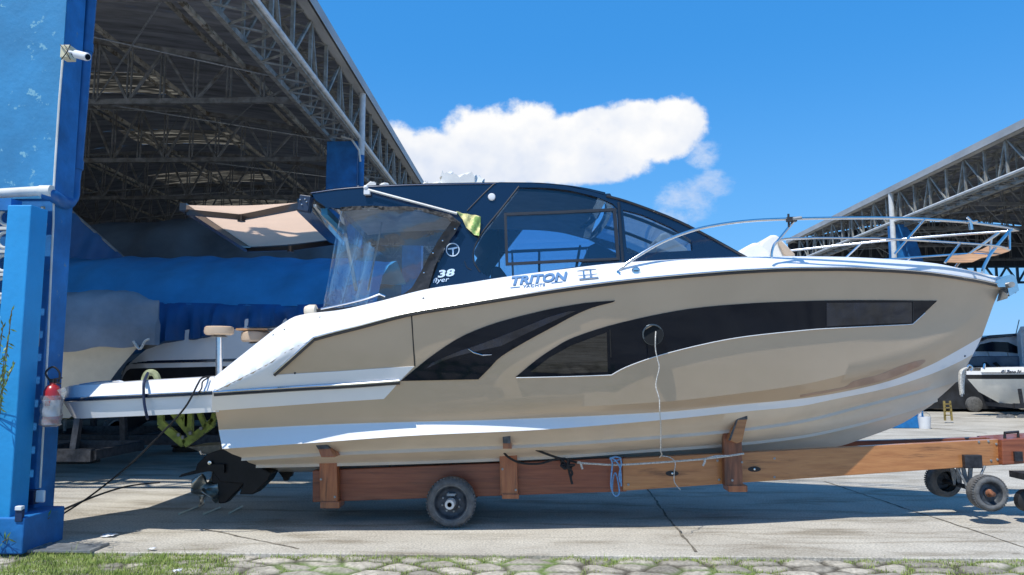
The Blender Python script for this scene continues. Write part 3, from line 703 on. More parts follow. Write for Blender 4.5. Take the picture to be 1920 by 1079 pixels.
# pipes
mb = MB(); mb.tube([(-6.2, 7.46, P(0, 363, 7.46).z), P(0, 363, 7.46), P(96, 357, 7.46)], .052, 12); mb.lathe([(.062, 0), (.062, .12)], P(76, 359, 7.46), 'x', 16)
wp = tag(mb.build('overflow_pipe', pvcwhite, smooth=True), 'horizontal white plastic pipe crossing the blue pillar into a blue elbow', 'pipe')
path = cr([P(82, 362, 7.47), P(100, 368, 7.52), P(118, 380, 7.70), P(129, 380, 7.93), P(137, 366, 8.02), P(138, 340, 8.03)], 22)+[P(139+ (355-y)*.085, y, 8.03) for y in (300, 100, -60, -400, -700)]
mb = MB(); mb.tube(path, .066, 14)
for y in (310, 90): mb.tube([P(139+(355-y)*.085, y, 8.03)-Vector((0, 0, .05)), P(139+(355-y)*.085, y, 8.03)+Vector((0, 0, .05))], .075, 14)
part('rain_pipe', mb, pvcblue, lshed, smooth=True)
mb = MB(); cp = [(101, 350, 7.57), (100, 420, 7.58), (96, 500, 7.58), (90, 640, 7.58), (84, 760, 7.58), (75, 915, 7.58)]
mb.tube([P(*c) for c in cp], .010, 6); mb.tube([P(118, 105, 7.58), P(111, 190, 7.58), P(104, 300, 7.58), P(101, 350, 7.57)], .011, 6)
part('conduit', mb, pvcwhite, lshed, smooth=True)
# security camera
sc_ = thing('security_camera', 'white bullet camera on a cream junction box high on the blue pillar', 'camera', P(122, 97, 7.45))
a = P(123, 97, 7.45); mb = MB(); mb.box(a+Vector((0, .05, 0)), (.10, .13, .14)); part('junction_box', mb, creampl, sc_, bevel=.008)
b = P(139, 101, 7.34); c = P(163, 107, 7.28); d = P(150, 103, 7.3)
mb = MB(); mb.tube([a+Vector((.03, 0, 0)), P(133, 98, 7.36), d], .014, 8); part('bracket', mb, whitepl, sc_, smooth=True)
mb = MB(); dirv = (c-b).normalized(); mb.tube([b+dirv*.02, b+dirv*.03, c, c+dirv*.012], [.03, .042, .042, .038], 16); cb = part('camera_body', mb, whitepl, sc_, smooth=True)
mb = MB(); mb.tube([c+dirv*.010, c+dirv*.016], .03, 16); part('lens', mb, black_glass, cb)
mb = MB()
for (x1, y1, x2, y2) in ((113, 84, 132, 112), (132, 84, 115, 112), (120, 84, 138, 108)): mb.tube([P(x1, y1, 7.42), P((x1+x2)/2+2, (y1+y2)/2, 7.40), P(x2, y2, 7.42)], .005, 5)
part('cable', mb, rubber, sc_)
# fire extinguisher in a bag
fe = thing('fire_extinguisher', 'red fire extinguisher wrapped in a clear bag hanging on the blue pillar', 'fire extinguisher', P(96, 780, 7.45))
c = P(97, 756, 7.42); mb = MB(); mb.lathe([(.0, -.2), (.07, -.2), (.078, -.17), (.078, .12), (.06, .165), (.03, .185), (.03, .2), (0, .2)], c, 'z', 24); part('cylinder', mb, red_, fe, smooth=True)
mb = MB(); mb.lathe([(.0795, -.13), (.0795, .03)], c, 'z', 24); lb = part('paper_label', mb, whitepl, fe, smooth=True)
mb = MB(); mb.box(c+Vector((.01, -.082, .0)), (.05, .006, .05)); part('red_mark', mb, red_, lb)
mb = MB(); mb.box(c+Vector((0, 0, .22)), (.05, .05, .04)); mb.bar(c+Vector((0, 0, .235)), c+Vector((.10, -.02, .25)), .018, .012); mb.bar(c+Vector((0, 0, .215)), c+Vector((.09, -.02, .19)), .018, .012); part('valve', mb, rubber, fe)
mb = MB(); mb.tube(cr([c+Vector((-.03, 0, .22)), c+Vector((-.07, -.02, .30)), c+Vector((.0, -.02, .36)), c+Vector((.06, 0, .30)), c+Vector((.055, 0, .2))], 18), .010, 8); part('hose', mb, rubber, fe, smooth=True)
mb = MB(); rows = []
for j in range(15):
    z = -.235+.31*j/14; rows.append([c+Vector(((.092+.012*math.sin(a*5+j)+.008*random.random())*(.55 if j == 0 else 1)*math.cos(a), (.092+.010*math.sin(a*4+j*1.3))*(.55 if j == 0 else 1)*math.sin(a), z)) for a in np.linspace(0, 2*math.pi, 25)[:-1]])
mb.grid(rows, close=True); mb.add([c+Vector((.07, -.04, .13)), c+Vector((.16, -.06, .16)), c+Vector((.15, -.05, .04)), c+Vector((.10, -.05, .10)), c+Vector((.18, -.05, .11))], [(0, 1, 4, 3), (3, 4, 2)])
part('plastic_bag', mb, plastbag, fe, smooth=True, recalc=False)
# electric boxes
eb = thing('junction_box', 'dark switch box with a white lid low on the blue pillar', 'electric box', P(65, 930, 7.5))
mb = MB(); mb.box(P(60, 932, 7.55), (.10, .10, .14)); part('box_body', mb, mat('dark blue box', (.01, .03, .09), .5), eb, bevel=.006)
mb = MB(); mb.box(P(76, 931, 7.50), (.09, .03, .12)); part('lid', mb, whitepl, eb, bevel=.012)
eb = thing('junction_box', 'small blue socket box with a white top beneath the larger switch box', 'electric box', P(38, 965, 7.5))
mb = MB(); mb.box(P(37, 966, 7.13), (.07, .04, .12)); part('box_body', mb, mat('dark blue box', (.01, .03, .09), .5), eb, bevel=.006); mb = MB(); mb.box(P(37, 953, 7.12), (.065, .05, .04)); part('lid', mb, whitepl, eb, bevel=.006)
# plant at the left edge
pl = thing('shrub', 'spiky green and yellow shrub fronds poking in at the left edge before the pillar', 'plant', G(0, 1034))
mb = MB(); mw = MB(); root = Vector(G(0, 1034))
def frond(a, b, n, ln, w=.018):
    a = Vector(a); b = Vector(b); mw.tube([a, (a+b)/2+Vector((0, 0, .03)), b], .004, 5); d = (b-a).normalized()
    for k in range(n):
        p = a+(b-a)*(.25+.75*k/n)+Vector((0, 0, .02)); s_ = random.choice((-1, 1)); q = (d*.7+Vector((random.uniform(-.5, .5), random.uniform(-.6, .6), s_*.8))).normalized()*ln*random.uniform(.7, 1.2); o = q.cross(Vector((0, 1, .2))).normalized()*w*.5
        mb.add([p, p+q*.5+o, p+q, p+q*.5-o], [(0, 1, 2, 3)])
for (px, py) in ((22, 582), (28, 680), (14, 640), (8, 700), (6, 610)):
    frond(root+Vector((random.uniform(-.2, .0), -.05, 1.2)), P(px, py, 6.6), 26, .07)
    mw.tube([root, root+Vector((-.1, -.05, 1.2))], [.012, .007], 6)
for _ in range(60):
    a = root+Vector((random.uniform(-.30, .10), random.uniform(-.2, .15), 0)); b = a+Vector((random.uniform(-.22, .24), random.uniform(-.2, .1), random.uniform(.15, .42))); frond(a, b, 9, .09)
lf = part('leaves', mb, mat('shrub leaf', (.13, .22, .05), .5, var=.4, scale=9), pl, recalc=False); part('stems', mw, mat('shrub stem', (.16, .13, .05), .8), pl)
mb = MB(); q = Vector(G(14, 985)); mb.lathe([(0, 0), (.09, 0), (.10, .2), (.085, .23), (0, .235)], (q.x-.02, q.y-.15, 0), 'z', 14); tag(mb.build('stone_post', mat('grey white stone', (.5, .5, .47), .8, var=.2), smooth=True), 'short round grey white post stump among the leaves at the pillar foot', 'post')
# ================================================================== THE MOTOR YACHT
YC = 9.25
yacht = thing('motor_yacht', 'large tan and white motor yacht with navy cabin resting on the wooden trailer', 'yacht', (0.3, YC, 0))
def bfun(B, us, p, q=1.0):
    def f(u):
        if u <= us: return B
        s_ = min(1.0, (u-us)/(1-us)); return B*max(0.0, 1-s_**p)**q
    return f
rows_def = [  # name, outline of the row in the photograph, half breadth
 ('keel', [(515, 886), (800, 884), (1100, 876), (1300, 866), (1450, 853), (1570, 838), (1620, 822), (1690, 795), (1735, 768)], bfun(0.0, .2, 2)),
 ('st2', [(480, 873), (700, 868), (1013, 857), (1240, 842), (1354, 834), (1500, 818), (1597, 798), (1700, 769), (1758, 749)], bfun(.70, .15, 1.7)),
 ('st1', [(453, 859), (627, 849), (1000, 834), (1207, 820), (1367, 807), (1500, 789), (1617, 760), (1733, 730), (1797, 711)], bfun(1.12, .15, 1.8)),
 ('sb', [(417, 842), (597, 830), (780, 817), (1000, 807), (1240, 788), (1387, 773), (1500, 762), (1560, 750), (1656, 730), (1740, 704), (1800, 678), (1825, 664)], bfun(1.435, .2, 1.95)),
 ('stt', [(410, 807), (664, 795), (927, 788), (1240, 774), (1387, 760), (1500, 749), (1560, 740), (1656, 719), (1740, 688), (1800, 656), (1841, 632)], bfun(1.36, .22, 2.1)),
 ('tb', [(410, 806), (664, 794), (927, 787), (1240, 773), (1387, 759), (1500, 748), (1560, 739), (1656, 718), (1740, 687), (1800, 655), (1841.5, 631)], bfun(1.372, .22, 2.1)),
 ('kn', [(408, 790), (664, 780), (927, 770), (1240, 754), (1387, 738), (1500, 722), (1600, 699), (1702, 668), (1770, 637), (1811, 610), (1840, 587), (1863, 571)], bfun(1.425, .25, 2.8)),
 ('sh', [(400, 735), (440, 715), (500, 684), (545, 655), (590, 637), (680, 613), (770, 590), (860, 575), (960, 559), (1060, 543.5), (1194, 527), (1327, 515), (1400, 510), (1500, 506), (1578, 505.5), (1660, 508), (1726, 512.5), (1815, 525), (1878, 537)], bfun(1.80, .34, 2.5, .9)),
 ('gt', [(403, 707), (421, 693), (440, 677), (485, 641), (530, 607), (552, 595), (577, 590), (630, 584), (700, 569), (804, 543), (870, 533), (960, 519), (1060, 506), (1154, 495), (1287, 487), (1400, 483), (1500, 482), (1578, 483), (1667, 487), (1756, 495), (1830, 512), (1877, 530)], bfun(1.60, .34, 2.5, .95)),
]
NU = 150
def sample_row(pts, bf, u0=0, u1=1, n=NU):
    c = Cu(pts); a, b = pts[0][0], pts[-1][0]; out = []
    for i in range(n+1):
        u = u0+(u1-u0)*i/n; px = a+(b-a)*u; out.append(P(px, c(px), YC-bf(u)))
    return out
RW = {n: sample_row(p, b) for n, p, b in rows_def}
def lerp_row(a, b, t, bulge):
    out = []
    for i, (p, q) in enumerate(zip(a, b)):
        u = i/NU; v = p.lerp(q, t); v.y -= bulge(u)*math.sin(math.pi*t)*(1 if u < .985 else (1-u)/.015); v.y = min(v.y, YC); out.append(v)
    return out
bul = lambda u: .02*(1-u)-.10*max(0, u-.45)*(1 if u < .9 else (1-u)*10)
def off_row(a, dyy, dz):
    return [Vector((p.x, min(YC, p.y+dyy*min(1, (YC-p.y)/.3)), p.z+dz)) for p in a]
# --- bottom (below the boot stripe) with two spray strakes
def half(rows, nm, m, parent, **k):
    mb = MB(); mb.grid(rows); m2 = mirror_mb(mb, YC); mb.add(m2.v, m2.f); return part(nm, mb, m, parent, smooth=True, recalc=False, **k), mb
bot = [RW['keel'], [p.lerp(q, .5)+Vector((0, 0, -.01)) for p, q in zip(RW['keel'], RW['st2'])], off_row(RW['st2'], .05, -.012), off_row(RW['st2'], -.005, -.028), off_row(RW['st2'], .0, .004),
       [p.lerp(q, .5)+Vector((0, 0, -.008)) for p, q in zip(RW['st2'], RW['st1'])], off_row(RW['st1'], .05, -.012), off_row(RW['st1'], -.008, -.030), off_row(RW['st1'], .0, .004),
       [p.lerp(q, .5)+Vector((0, 0, -.006)) for p, q in zip(RW['st1'], RW['sb'])], off_row(RW['sb'], .02, -.004), RW['sb']]
hb, mb_bot = half(bot, 'hull_bottom', gel_bottom, yacht, angle=32)
stripe = [RW['sb'], [p.lerp(q, .5) for p, q in zip(RW['sb'], RW['stt'])], RW['stt'], RW['tb']]
part_, mb_st = half(stripe, 'boot_stripe', gel_white, yacht, angle=32)
side = [RW['tb'], lerp_row(RW['tb'], RW['kn'], .5, lambda u: 0), RW['kn']]+[lerp_row(RW['kn'], RW['sh'], t, bul) for t in (.12, .25, .4, .55, .7, .85)]+[RW['sh']]
hs_, mb_side = half(side, 'topsides', tan_paint, yacht, angle=32)
gunr = [RW['sh'], off_row(RW['sh'], .004, .03), lerp_row(RW['sh'], RW['gt'], .55, lambda u: .012), lerp_row(RW['sh'], RW['gt'], .85, lambda u: .012), RW['gt'], off_row(RW['gt'], .05, .014)]
gw_, mb_gun = half(gunr, 'gunwale', gel_white, yacht, angle=50)
# deck and transom
mb = MB(); inn = off_row(RW['gt'], .05, .014)
rows = []
for t in (0, .25, .5, .75, 1.0): rows.append([Vector((p.x, p.y+(2*YC-2*p.y)*t, p.z+.05*math.sin(math.pi*t))) for p in inn])
mb.grid(rows); dk = part('deck', mb, gel_white, yacht, smooth=True, recalc=False)
tr = [r_[0] for r_ in bot]+[r_[0] for r_ in stripe]+[r_[0] for r_ in side[1:]]+[r_[0] for r_ in gunr]
mb = MB(); o = tr+[Vector((p.x, 2*YC-p.y, p.z)) for p in tr]; n = len(tr); mb.add(o, [(i, i+1, n+i+1, n+i) for i in range(n-1)]); part('transom', mb, gel_white, yacht)
allhull = MB()
for q in (mb_bot, mb_st, mb_side, mb_gun): allhull.add(q.v, q.f)
HB = bvh_of(allhull); hsurf = raysurf(HB, .004)
def hpatch(name, poly, m, parent=yacht, off=.005, th=.008, step=14, holes=(), smooth=True):
    s_ = raysurf(HB, off); mb = panel_mb(poly, s_, th, holes, step); return part(name, mb, m, parent, smooth=smooth, recalc=False, angle=50), mb
# white aft quarter and its tan inset
hpatch('quarter_panel', [(398, 735), (404, 707), (440, 678), (485, 642), (530, 608), (556, 597), (577, 592), (640, 592), (700, 580), (770, 583), (680, 610), (590, 636), (552, 668), (513, 703), (560, 700.5), (640, 696), (710, 691), (777, 687), (762, 702), (748, 717), (734, 733), (720, 748), (640, 753), (540, 760), (397, 770)], gel_white, off=.006, step=12)
# rub rail strips
gun_line = [(515, 702), (590, 637), (680, 613), (770, 590), (860, 575), (960, 559), (1060, 543.5), (1194, 527), (1327, 515), (1400, 510.5), (1500, 506.5), (1578, 506), (1660, 508.5), (1726, 513), (1815, 525.5), (1876, 537)]
cgl = [(515, 702), (552, 669.5), (590, 637)]+[(x, Cu(gun_line[2:])(x)) for x in np.linspace(600, 1872, 90)]
s0 = raysurf(HB, .012)
c_sh = Cu(rows_def[7][1]); pts = [s0(a, b)[0] for a, b in cgl[:3]]
for k in range(NU+1):
    u = k/NU; px = 400+(1878-400)*u
    if px > 596: q = RW['sh'][k]; pts.append(Vector((q.x, q.y-.010*min(1, (1-u)*30), q.z)))
mb = MB(); mb.tube([p+Vector((0, -.006, -.004)) for p in pts], .017, 8); part('rub_rail', mb, trimdark, yacht, smooth=True)
mb = MB(); mb.tube([p+Vector((0, -.022, .016)) for p in pts], .009, 6); part('rail_strip', mb, chrome, yacht, smooth=True)
mb = MB(); pts = [raysurf(HB, .016)(x, Cu([(400, 737), (540, 729), (660, 722.5), (752, 716)])(x))[0] for x in np.linspace(401, 750, 26)]
mb.tube(pts, .024, 8); part('rub_rail', mb, trimdark, yacht, smooth=True); mb = MB(); mb.tube([p+Vector((0, -.018, .018)) for p in pts], .012, 6); part('rail_strip', mb, chrome, yacht, smooth=True)
# seam and the black side windows
hpatch('panel_seam', [(770, 586), (772.5, 586), (775, 630), (779, 687), (776.5, 687), (773, 630)], rubber, off=.003, th=.004, step=8)
up1 = smoothpoly([(752, 714), (776, 694), (810, 667), (860, 634), (914, 611), (960, 597), (1000, 587), (1040, 578), (1100, 568), (1153, 564)], 26)
lo1 = smoothpoly([(1148, 567), (1110, 577), (1075, 592), (1040, 611), (990, 638), (940, 668), (918, 690), (897, 711)], 22)
w1, w1mb = hpatch('side_window', up1+lo1, black_glass, off=.012, th=.016, step=12)
hpatch('glass_fold', smoothpoly([(800, 690), (840, 672), (885, 660), (940, 648)], 8)+smoothpoly([(980, 628), (1040, 600), (1080, 582), (1040, 590), (960, 622), (900, 645), (850, 662), (810, 680)], 12), mat('blue black acrylic', (.008, .016, .035), .06, coat=.2, var=.3), w1, off=.020, th=.010, step=12)
mb = MB(); mb.tube([raysurf(HB, .03)(*p)[0] for p in ((878, 653), (888, 660), (905, 665), (922, 664))], [.003, .007, .006, .003], 6); part('intake_lip', mb, chrome, w1)
up2 = smoothpoly([(967, 707), (1007, 674), (1040, 652), (1073, 634), (1140, 611.5), (1227, 591), (1307, 577.5), (1407, 569), (1500, 565), (1560, 563.5), (1640, 563), (1700, 563.5), (1756, 564)], 40)
lo2 = [(1733, 586), (1710, 607)]+smoothpoly([(1700, 608), (1560, 614.5), (1500, 619), (1390, 631), (1307, 647), (1227, 668), (1174, 687), (1146, 702)], 30)+[(1060, 705)]
ho = [(1223+17.5*math.cos(a), 627+17.5*math.sin(a)) for a in np.linspace(0, 2*math.pi, 25)[:-1]]
w2, w2mb = hpatch('side_window', up2+lo2, black_glass, off=.010, th=.014, step=12, holes=[ho])
mb = MB(); mb.tube([raysurf(HB, .010)(a, b+1.0)[0] for a, b in lo2[:-1]]+[raysurf(HB, .01)(1060, 706)[0], raysurf(HB, .01)(968, 708)[0]], .0055, 5); part('window_highlight', mb, gel_white, w2)  # white line painting the highlight along the window's lower edge
mb = MB(); hc = [raysurf(HB, .016)(1223+18.5*math.cos(a), 627+18.5*math.sin(a))[0] for a in np.linspace(0, 2*math.pi, 33)]; mb.tube(hc, .010, 8, cap=False); ph = part('porthole', mb, mat('dark steel ring', (.12, .15, .18), .25, metal=.8), w2, smooth=True)
mb = MB(); cc = sum(hc[:-1], Vector())/32; mb.lathe([(.105, 0), (.10, .012), (.0, .012)], cc+Vector((0, -.012, 0)), 'y', 32); part('port_opening', mb, mat('dark cabin interior', (.004, .006, .008), .9), ph)
hpatch('window_pane', [(995, 697), (1030, 670), (1070, 648), (1110, 633), (1137, 623), (1139, 697), (1060, 700)], mat('smoked pane', (.03, .028, .025), .08, coat=.3, var=.5, scale=9, stretch=(.4, 1, 9)), w2, off=.014, th=.006, step=12)
hpatch('window_divider', [(1142, 618), (1144, 618), (1146, 670), (1144, 670)], rubber, w2, off=.015, th=.006, step=8)
hpatch('window_pane', [(1548, 568), (1700, 567), (1708, 568), (1708, 605), (1600, 609), (1548, 612)], mat('blue pane', (.006, .014, .03), .04, coat=.15, var=.3), w2, off=.014, th=.005, step=12)
hpatch('window_divider', [(1709, 566), (1711, 566), (1711, 604), (1709, 605)], rubber, w2, off=.016, th=.006, step=8)
# darker brown patch above the boot stripe near the bow
st_ = smoothpoly([(1500, 741), (1540, 734), (1575, 728), (1590, 723), (1600, 715), (1640, 705), (1655, 700), (1690, 686), (1728, 675), (1735, 678), (1722, 688)], 26)+smoothpoly([(1700, 697), (1656, 714), (1600, 727), (1560, 735), (1500, 745)], 12)
hpatch('brown_patch', st_, bowbrown, off=.0022, th=.002, step=12)
# lettering on the gunwale
def deckfit(nm, mb_, m): return part(nm, mb_, m, yacht)
gs = raysurf(HB, .004)
def flatfit(x0, y0, w):
    p = gs(x0+w/2, y0)[0]; a = gs(x0, y0)[0]; b = gs(x0+w, y0)[0]; c = gs(x0+w/2, y0-14)[0]; ex = (b-a)/w; ey = (c-p)/14; nn = ex.cross(ey).normalized()
    if nn.y > 0: nn = -nn
    return lambda x, y: (p+ex*(x-x0-w/2)-ey*(y-y0), nn)
deckfit('name_letters', text_mb('TRITON', 956, 536, 21, flatfit(956, 532, 96), slope=-.088, shear=.28, sx=1.37, th=.012, off=.010, bold=.035), bluemetal)
deckfit('small_letters', text_mb('YACHTS', 980, 541, 7, flatfit(956, 534, 96), slope=-.088, shear=.1, sx=1.6, th=.006, off=.006), bluemetal)
hpatch('letter_underline', [(957, 540), (975, 538.2), (975, 539.6), (957, 541.4)], bluemetal, off=.006, step=8); hpatch('letter_underline', [(1034, 531), (1055, 528.6), (1055, 530), (1034, 532.4)], bluemetal, off=.006, step=8)
# cleat, filler cap, snap studs, vents
def hp(px, py, off): return raysurf(HB, off)(px, py)[0]
mb = MB(); a, b = hp(1082, 515.5, .045), hp(1118, 512, .045); mb.tube([a, a.lerp(b, .5)+Vector((0, -.005, .003)), b], [.006, .011, .006], 8)
a, b = hp(1086, 526, .012), hp(1122, 522.5, .012); mb.tube([a, b], .010, 8)
for px, y1, y2 in ((1094, 514, 525), (1107, 513, 524)): mb.tube([hp(px, y1, .045), hp(px+1, y2, .012)], .011, 8)
part('cleat', mb, chrome, yacht, smooth=True)
mb = MB(); c = hp(1192, 509, .0); mb.lathe([(.0, -.03), (.034, -.03), (.044, -.02), (.046, .0), (.046, .03)], c, 'y', 24); cp_ = part('filler_cap', mb, chrome, yacht, smooth=True); mb = MB(); mb.box(c+Vector((0, -.034, 0)), (.05, .006, .010)); part('cap_slot', mb, trimdark, cp_)
mb = MB()
for px, py in ((794, 560), (534, 619), (513, 629), (600, 596), (553, 700), (1809, 668)): mb.lathe([(0, -.008), (.010, -.006), (.012, 0)], hp(px, py, 0), 'y', 10)
each('stud', mb, trimdark, yacht)
mb = MB(); mb.lathe([(0, -.008), (.018, -.006), (.02, 0)], hp(731, 884-12, 0), 'y', 10); part('drain', mb, trimdark, yacht)
# tow eye and white rope bundle at the stem are things of their own (below)
# ---------------- swim platform
plt = []
pxs = [(116, 735, 768, 1.05), (122, 727, 782, 1.32), (140, 724, 785, 1.50), (180, 721.5, 783.5, 1.58), (270, 715, 779.5, 1.60), (340, 711, 776, 1.61), (402, 707.5, 772.5, 1.62)]
top = []; mid = []; mid2 = []; bt = []; topi = []
for px, yt, yb, b in pxs:
    Yn = YC-b; ym = Cu([(110, 750.5), (270, 742.5), (402, 736)])(px)
    t_ = P(px, yt, Yn+.13); m_ = P(px, ym, Yn); b_ = P(px+(9 if px > 130 else 14), yb, Yn+.05); b_.x = max(b_.x, t_.x)
    topi.append(Vector((t_.x, t_.y+.05, t_.z+.012))); top.append(t_); mid.append(m_); mid2.append(m_+Vector((0, .004, -.02))); bt.append(b_)
rws = [cr(r_, 40) for r_ in (topi, top, mid, mid2, bt)]
full = [[Vector((p.x, YC, p.z+.015)) for p in rws[0]]]+rws+[[Vector((p.x, YC, p.z)) for p in rws[-1]]]
mb = MB(); mb.grid(full); m2 = mirror_mb(mb, YC); mb.add(m2.v, m2.f)
endl = [r_[0] for r_ in full]; o = endl+[Vector((p.x, 2*YC-p.y, p.z)) for p in endl]; mb.add(o, [(i, i+1, len(endl)+i+1, len(endl)+i) for i in range(len(endl)-1)])
sp = part('swim_platform', mb, gel_white, yacht, smooth=True, recalc=False, angle=35); PB = bvh_of(mb)
ps_ = raysurf(PB, .01)
mb = MB(); pts = [ps_(x, Cu([(110, 751), (270, 743), (402, 736.5)])(x))[0] for x in np.linspace(120, 400, 24)]; mb.tube(pts, .020, 8); part('platform_rail', mb, navy, sp, smooth=True)
mb = MB(); mb.tube([p+Vector((0, -.016, .018)) for p in pts], .008, 6); part('platform_strip', mb, chrome, sp, smooth=True)
mb = MB()
for a, b, c, d in ((150, 722, 215, 715), (215, 715, 232, 717)): mb.tube([P(a, b, 7.9), P((a+c)/2, (b+d)/2-1.5, 7.9), P(c, d, 7.9)], .010, 6)
part('folded_ladder', mb, chrome, sp, smooth=True)
bpy.context.view_layer.update()

# ---------------- hard top cabin
def csurf_pt(px, py, k=1):
    """near side of the cabin: leans inward upward, narrows ahead"""
    Y = 8.0
    for _ in range(6):
        p = P(px, py, Y); b = 1.34-.10*(p.z-2.8)-(.075*max(0, p.x-.6)**2 if p.x > .6 else 0)-.02*max(0, -1.6-p.x); Y = YC-b*k
    return P(px, py, Y)
def csurf(off=0.0):
    def s_(px, py):
        p = csurf_pt(px, py); a = csurf_pt(px+4, py); b = csurf_pt(px, py-4); n = (a-p).cross(b-p).normalized()
        if n.y > 0: n = -n
        return p+n*off, n
    return s_
def cpatch(name, poly, m, parent, off=0.0, th=.03, step=18, holes=(), mirror=False, smooth=True):
    mb = panel_mb(poly, csurf(off), th, holes, step); o = part(name, mb, m, parent, smooth=smooth, recalc=False, angle=35)
    if mirror: return o, part(name, mirror_mb(mb, YC), m, parent, smooth=smooth, recalc=False, angle=35)
    return o
topc = Cu([(583, 361), (640, 353), (720, 347.5), (800, 345), (930, 343), (1000, 344), (1060, 349), (1137, 367)])
outer = [(x, topc(x)) for x in (583, 610, 640, 680, 720, 760, 800, 865, 930, 965, 1000, 1030, 1060, 1100, 1137)]
outer += smoothpoly([(1137, 367), (1160, 373), (1190, 382), (1225, 395), (1262, 412), (1330, 446), (1402, 486)], 14)[1:]
outer += [(1404, 494), (1287, 500), (1154, 508), (960, 534), (880, 545), (805, 556), (804, 543), (820, 500), (836, 462), (850, 438), (862, 420), (856, 412), (840, 405), (800, 396), (764, 391), (700, 390), (640, 391), (612, 389), (592, 376)]
h1 = smoothpoly([(1158, 392), (1160, 430), (1164, 489)], 5)+smoothpoly([(1150, 492), (1100, 498), (1000, 512), (925, 524)], 6)+smoothpoly([(915, 519), (900, 509), (889, 490), (890, 467)], 6)+smoothpoly([(905, 440), (940, 395), (975, 352)], 5)+smoothpoly([(1010, 352), (1060, 356), (1120, 370), (1150, 383)], 6)
h2 = smoothpoly([(1168, 394), (1190, 399), (1212, 406), (1265, 430), (1297, 452)], 8)+[(1299, 470), (1240, 473), (1176, 476)]
cab = part('cabin_side', panel_mb(outer, csurf(0), .05, (h1, h2), 16), navy, yacht, smooth=True, recalc=False, angle=35)
cabm = part('cabin_side', mirror_mb(panel_mb(outer, csurf(0), .05, (h1, h2), 16), YC), navy, yacht, smooth=True, recalc=False, angle=35)
for h in (h1, h2):
    q = panel_mb(h, csurf(-.02), .008, (), 18); part('side_glass', q, winglass, cab, smooth=True, recalc=False); part('side_glass', mirror_mb(q, YC), winglass, cabm, smooth=True, recalc=False)
# dark tinted band along the top of the glass, seam grooves on the side
fr = [(945, 400), (1050, 396), (1155, 391), (1162, 488), (1060, 492), (948, 498)]; fi = [(950, 405), (1050, 401), (1149, 396.5), (1156, 484), (1060, 487.5), (953, 493)]
mb = panel_mb(fr, csurf(.012), .03, (fi,), 14); sf = part('sliding_frame', mb, mat('matt dark frame', (.018, .022, .03), .45), cab, recalc=False); m2 = mirror_mb(mb, YC); part('sliding_frame', m2, MATS['matt dark frame'], cabm, recalc=False)
part('sliding_glass', panel_mb(fi, csurf(.002), .006, (), 20), winglass, sf, recalc=False)
s1 = csurf(.006)
def groove(pts, r=.008, m=trimdark, nm='seam'): mb = MB(); mb.tube([s1(a, b)[0] for a, b in smoothpoly(pts, 14)], r, 6); part(nm, mb, m, cab, smooth=True)
groove([(928, 344), (905, 366), (876, 396)], .006); groove([(973, 350), (940, 392), (905, 435), (889, 467), (888, 490), (900, 510)], .008)
groove([(871, 490), (876, 502), (884, 506)], .004); groove([(1137, 368), (1180, 380), (1262, 411), (1330, 445), (1400, 484)], .014, trimdark, 'windshield_frame'); groove([(1160, 380), (1164, 440), (1168, 492)], .016, trimdark, 'door_post')
groove([(583, 363), (640, 355), (720, 349.5), (800, 347), (930, 345)], .006, mat('navy edge', (.02, .05, .13), .2, coat=1), 'roof_edge')
mb = MB(); a = s1(922, 370)[0]; mb.lathe([(0, -.02), (.02, -.02), (.036, -.016), (.042, 0)], a, 'y', 24); part('deck_light', mb, whitepl, cab, smooth=True)
# emblem T in ring, 38 flyer
mb = MB(); mb.tube([csurf(.006)(849+12*math.cos(a), 469+12*math.sin(a))[0] for a in np.linspace(0, 2*math.pi, 33)], .0055, 6, cap=False); part('emblem_ring', mb, silver, cab, smooth=True)
cpatch('emblem_letter', [(840, 466.5), (858, 463.5), (858, 465.5), (851, 468), (850.2, 480), (848.8, 480), (847.6, 468.3), (840, 468.5)], silver, cab, .008, .006, 6, smooth=False)
def curved_text(*a, **k): return text_mb(*a, **k)
part('model_number', text_mb('38', 820, 521, 18, csurf(.004), slope=-.12, shear=.2, sx=1.75, th=.006, off=.006, bold=.03), silver, cab)
part('model_script', text_mb('flyer', 811, 531, 12, csurf(.004), slope=-.10, shear=.3, sx=1.4, th=.005, off=.005), silver, cab)
# roof shell
def roofrow(px, dz=0.0, k=1.0):
    p = csurf_pt(px, topc(px)); b = YC-p.y
    return [Vector((p.x, YC-b*c_*k, p.z+dz+.055*(1-c_*c_))) for c_ in np.linspace(1, -1, 13)]
pxl = list(np.linspace(584, 1137, 34))
mb = MB(); up = [roofrow(px, .004) for px in pxl]; dn = [[v-Vector((0, 0, .06)) for v in r_] for r_ in up]
mb.grid(up); mb.grid([list(reversed(r_)) for r_ in dn]); mb.grid([up[0], dn[0]]); mb.grid([dn[-1], up[-1]])
rf = part('hard_top', mb, navy, yacht, smooth=True, recalc=True, angle=35)
mb = MB(); mb.grid([[v-Vector((0, 0, .072)) for v in roofrow(px, 0, .93)] for px in pxl[1:-1]]); part('roof_lining', mb, mat('grey roof lining', (.30, .30, .31), .8), rf, recalc=False)
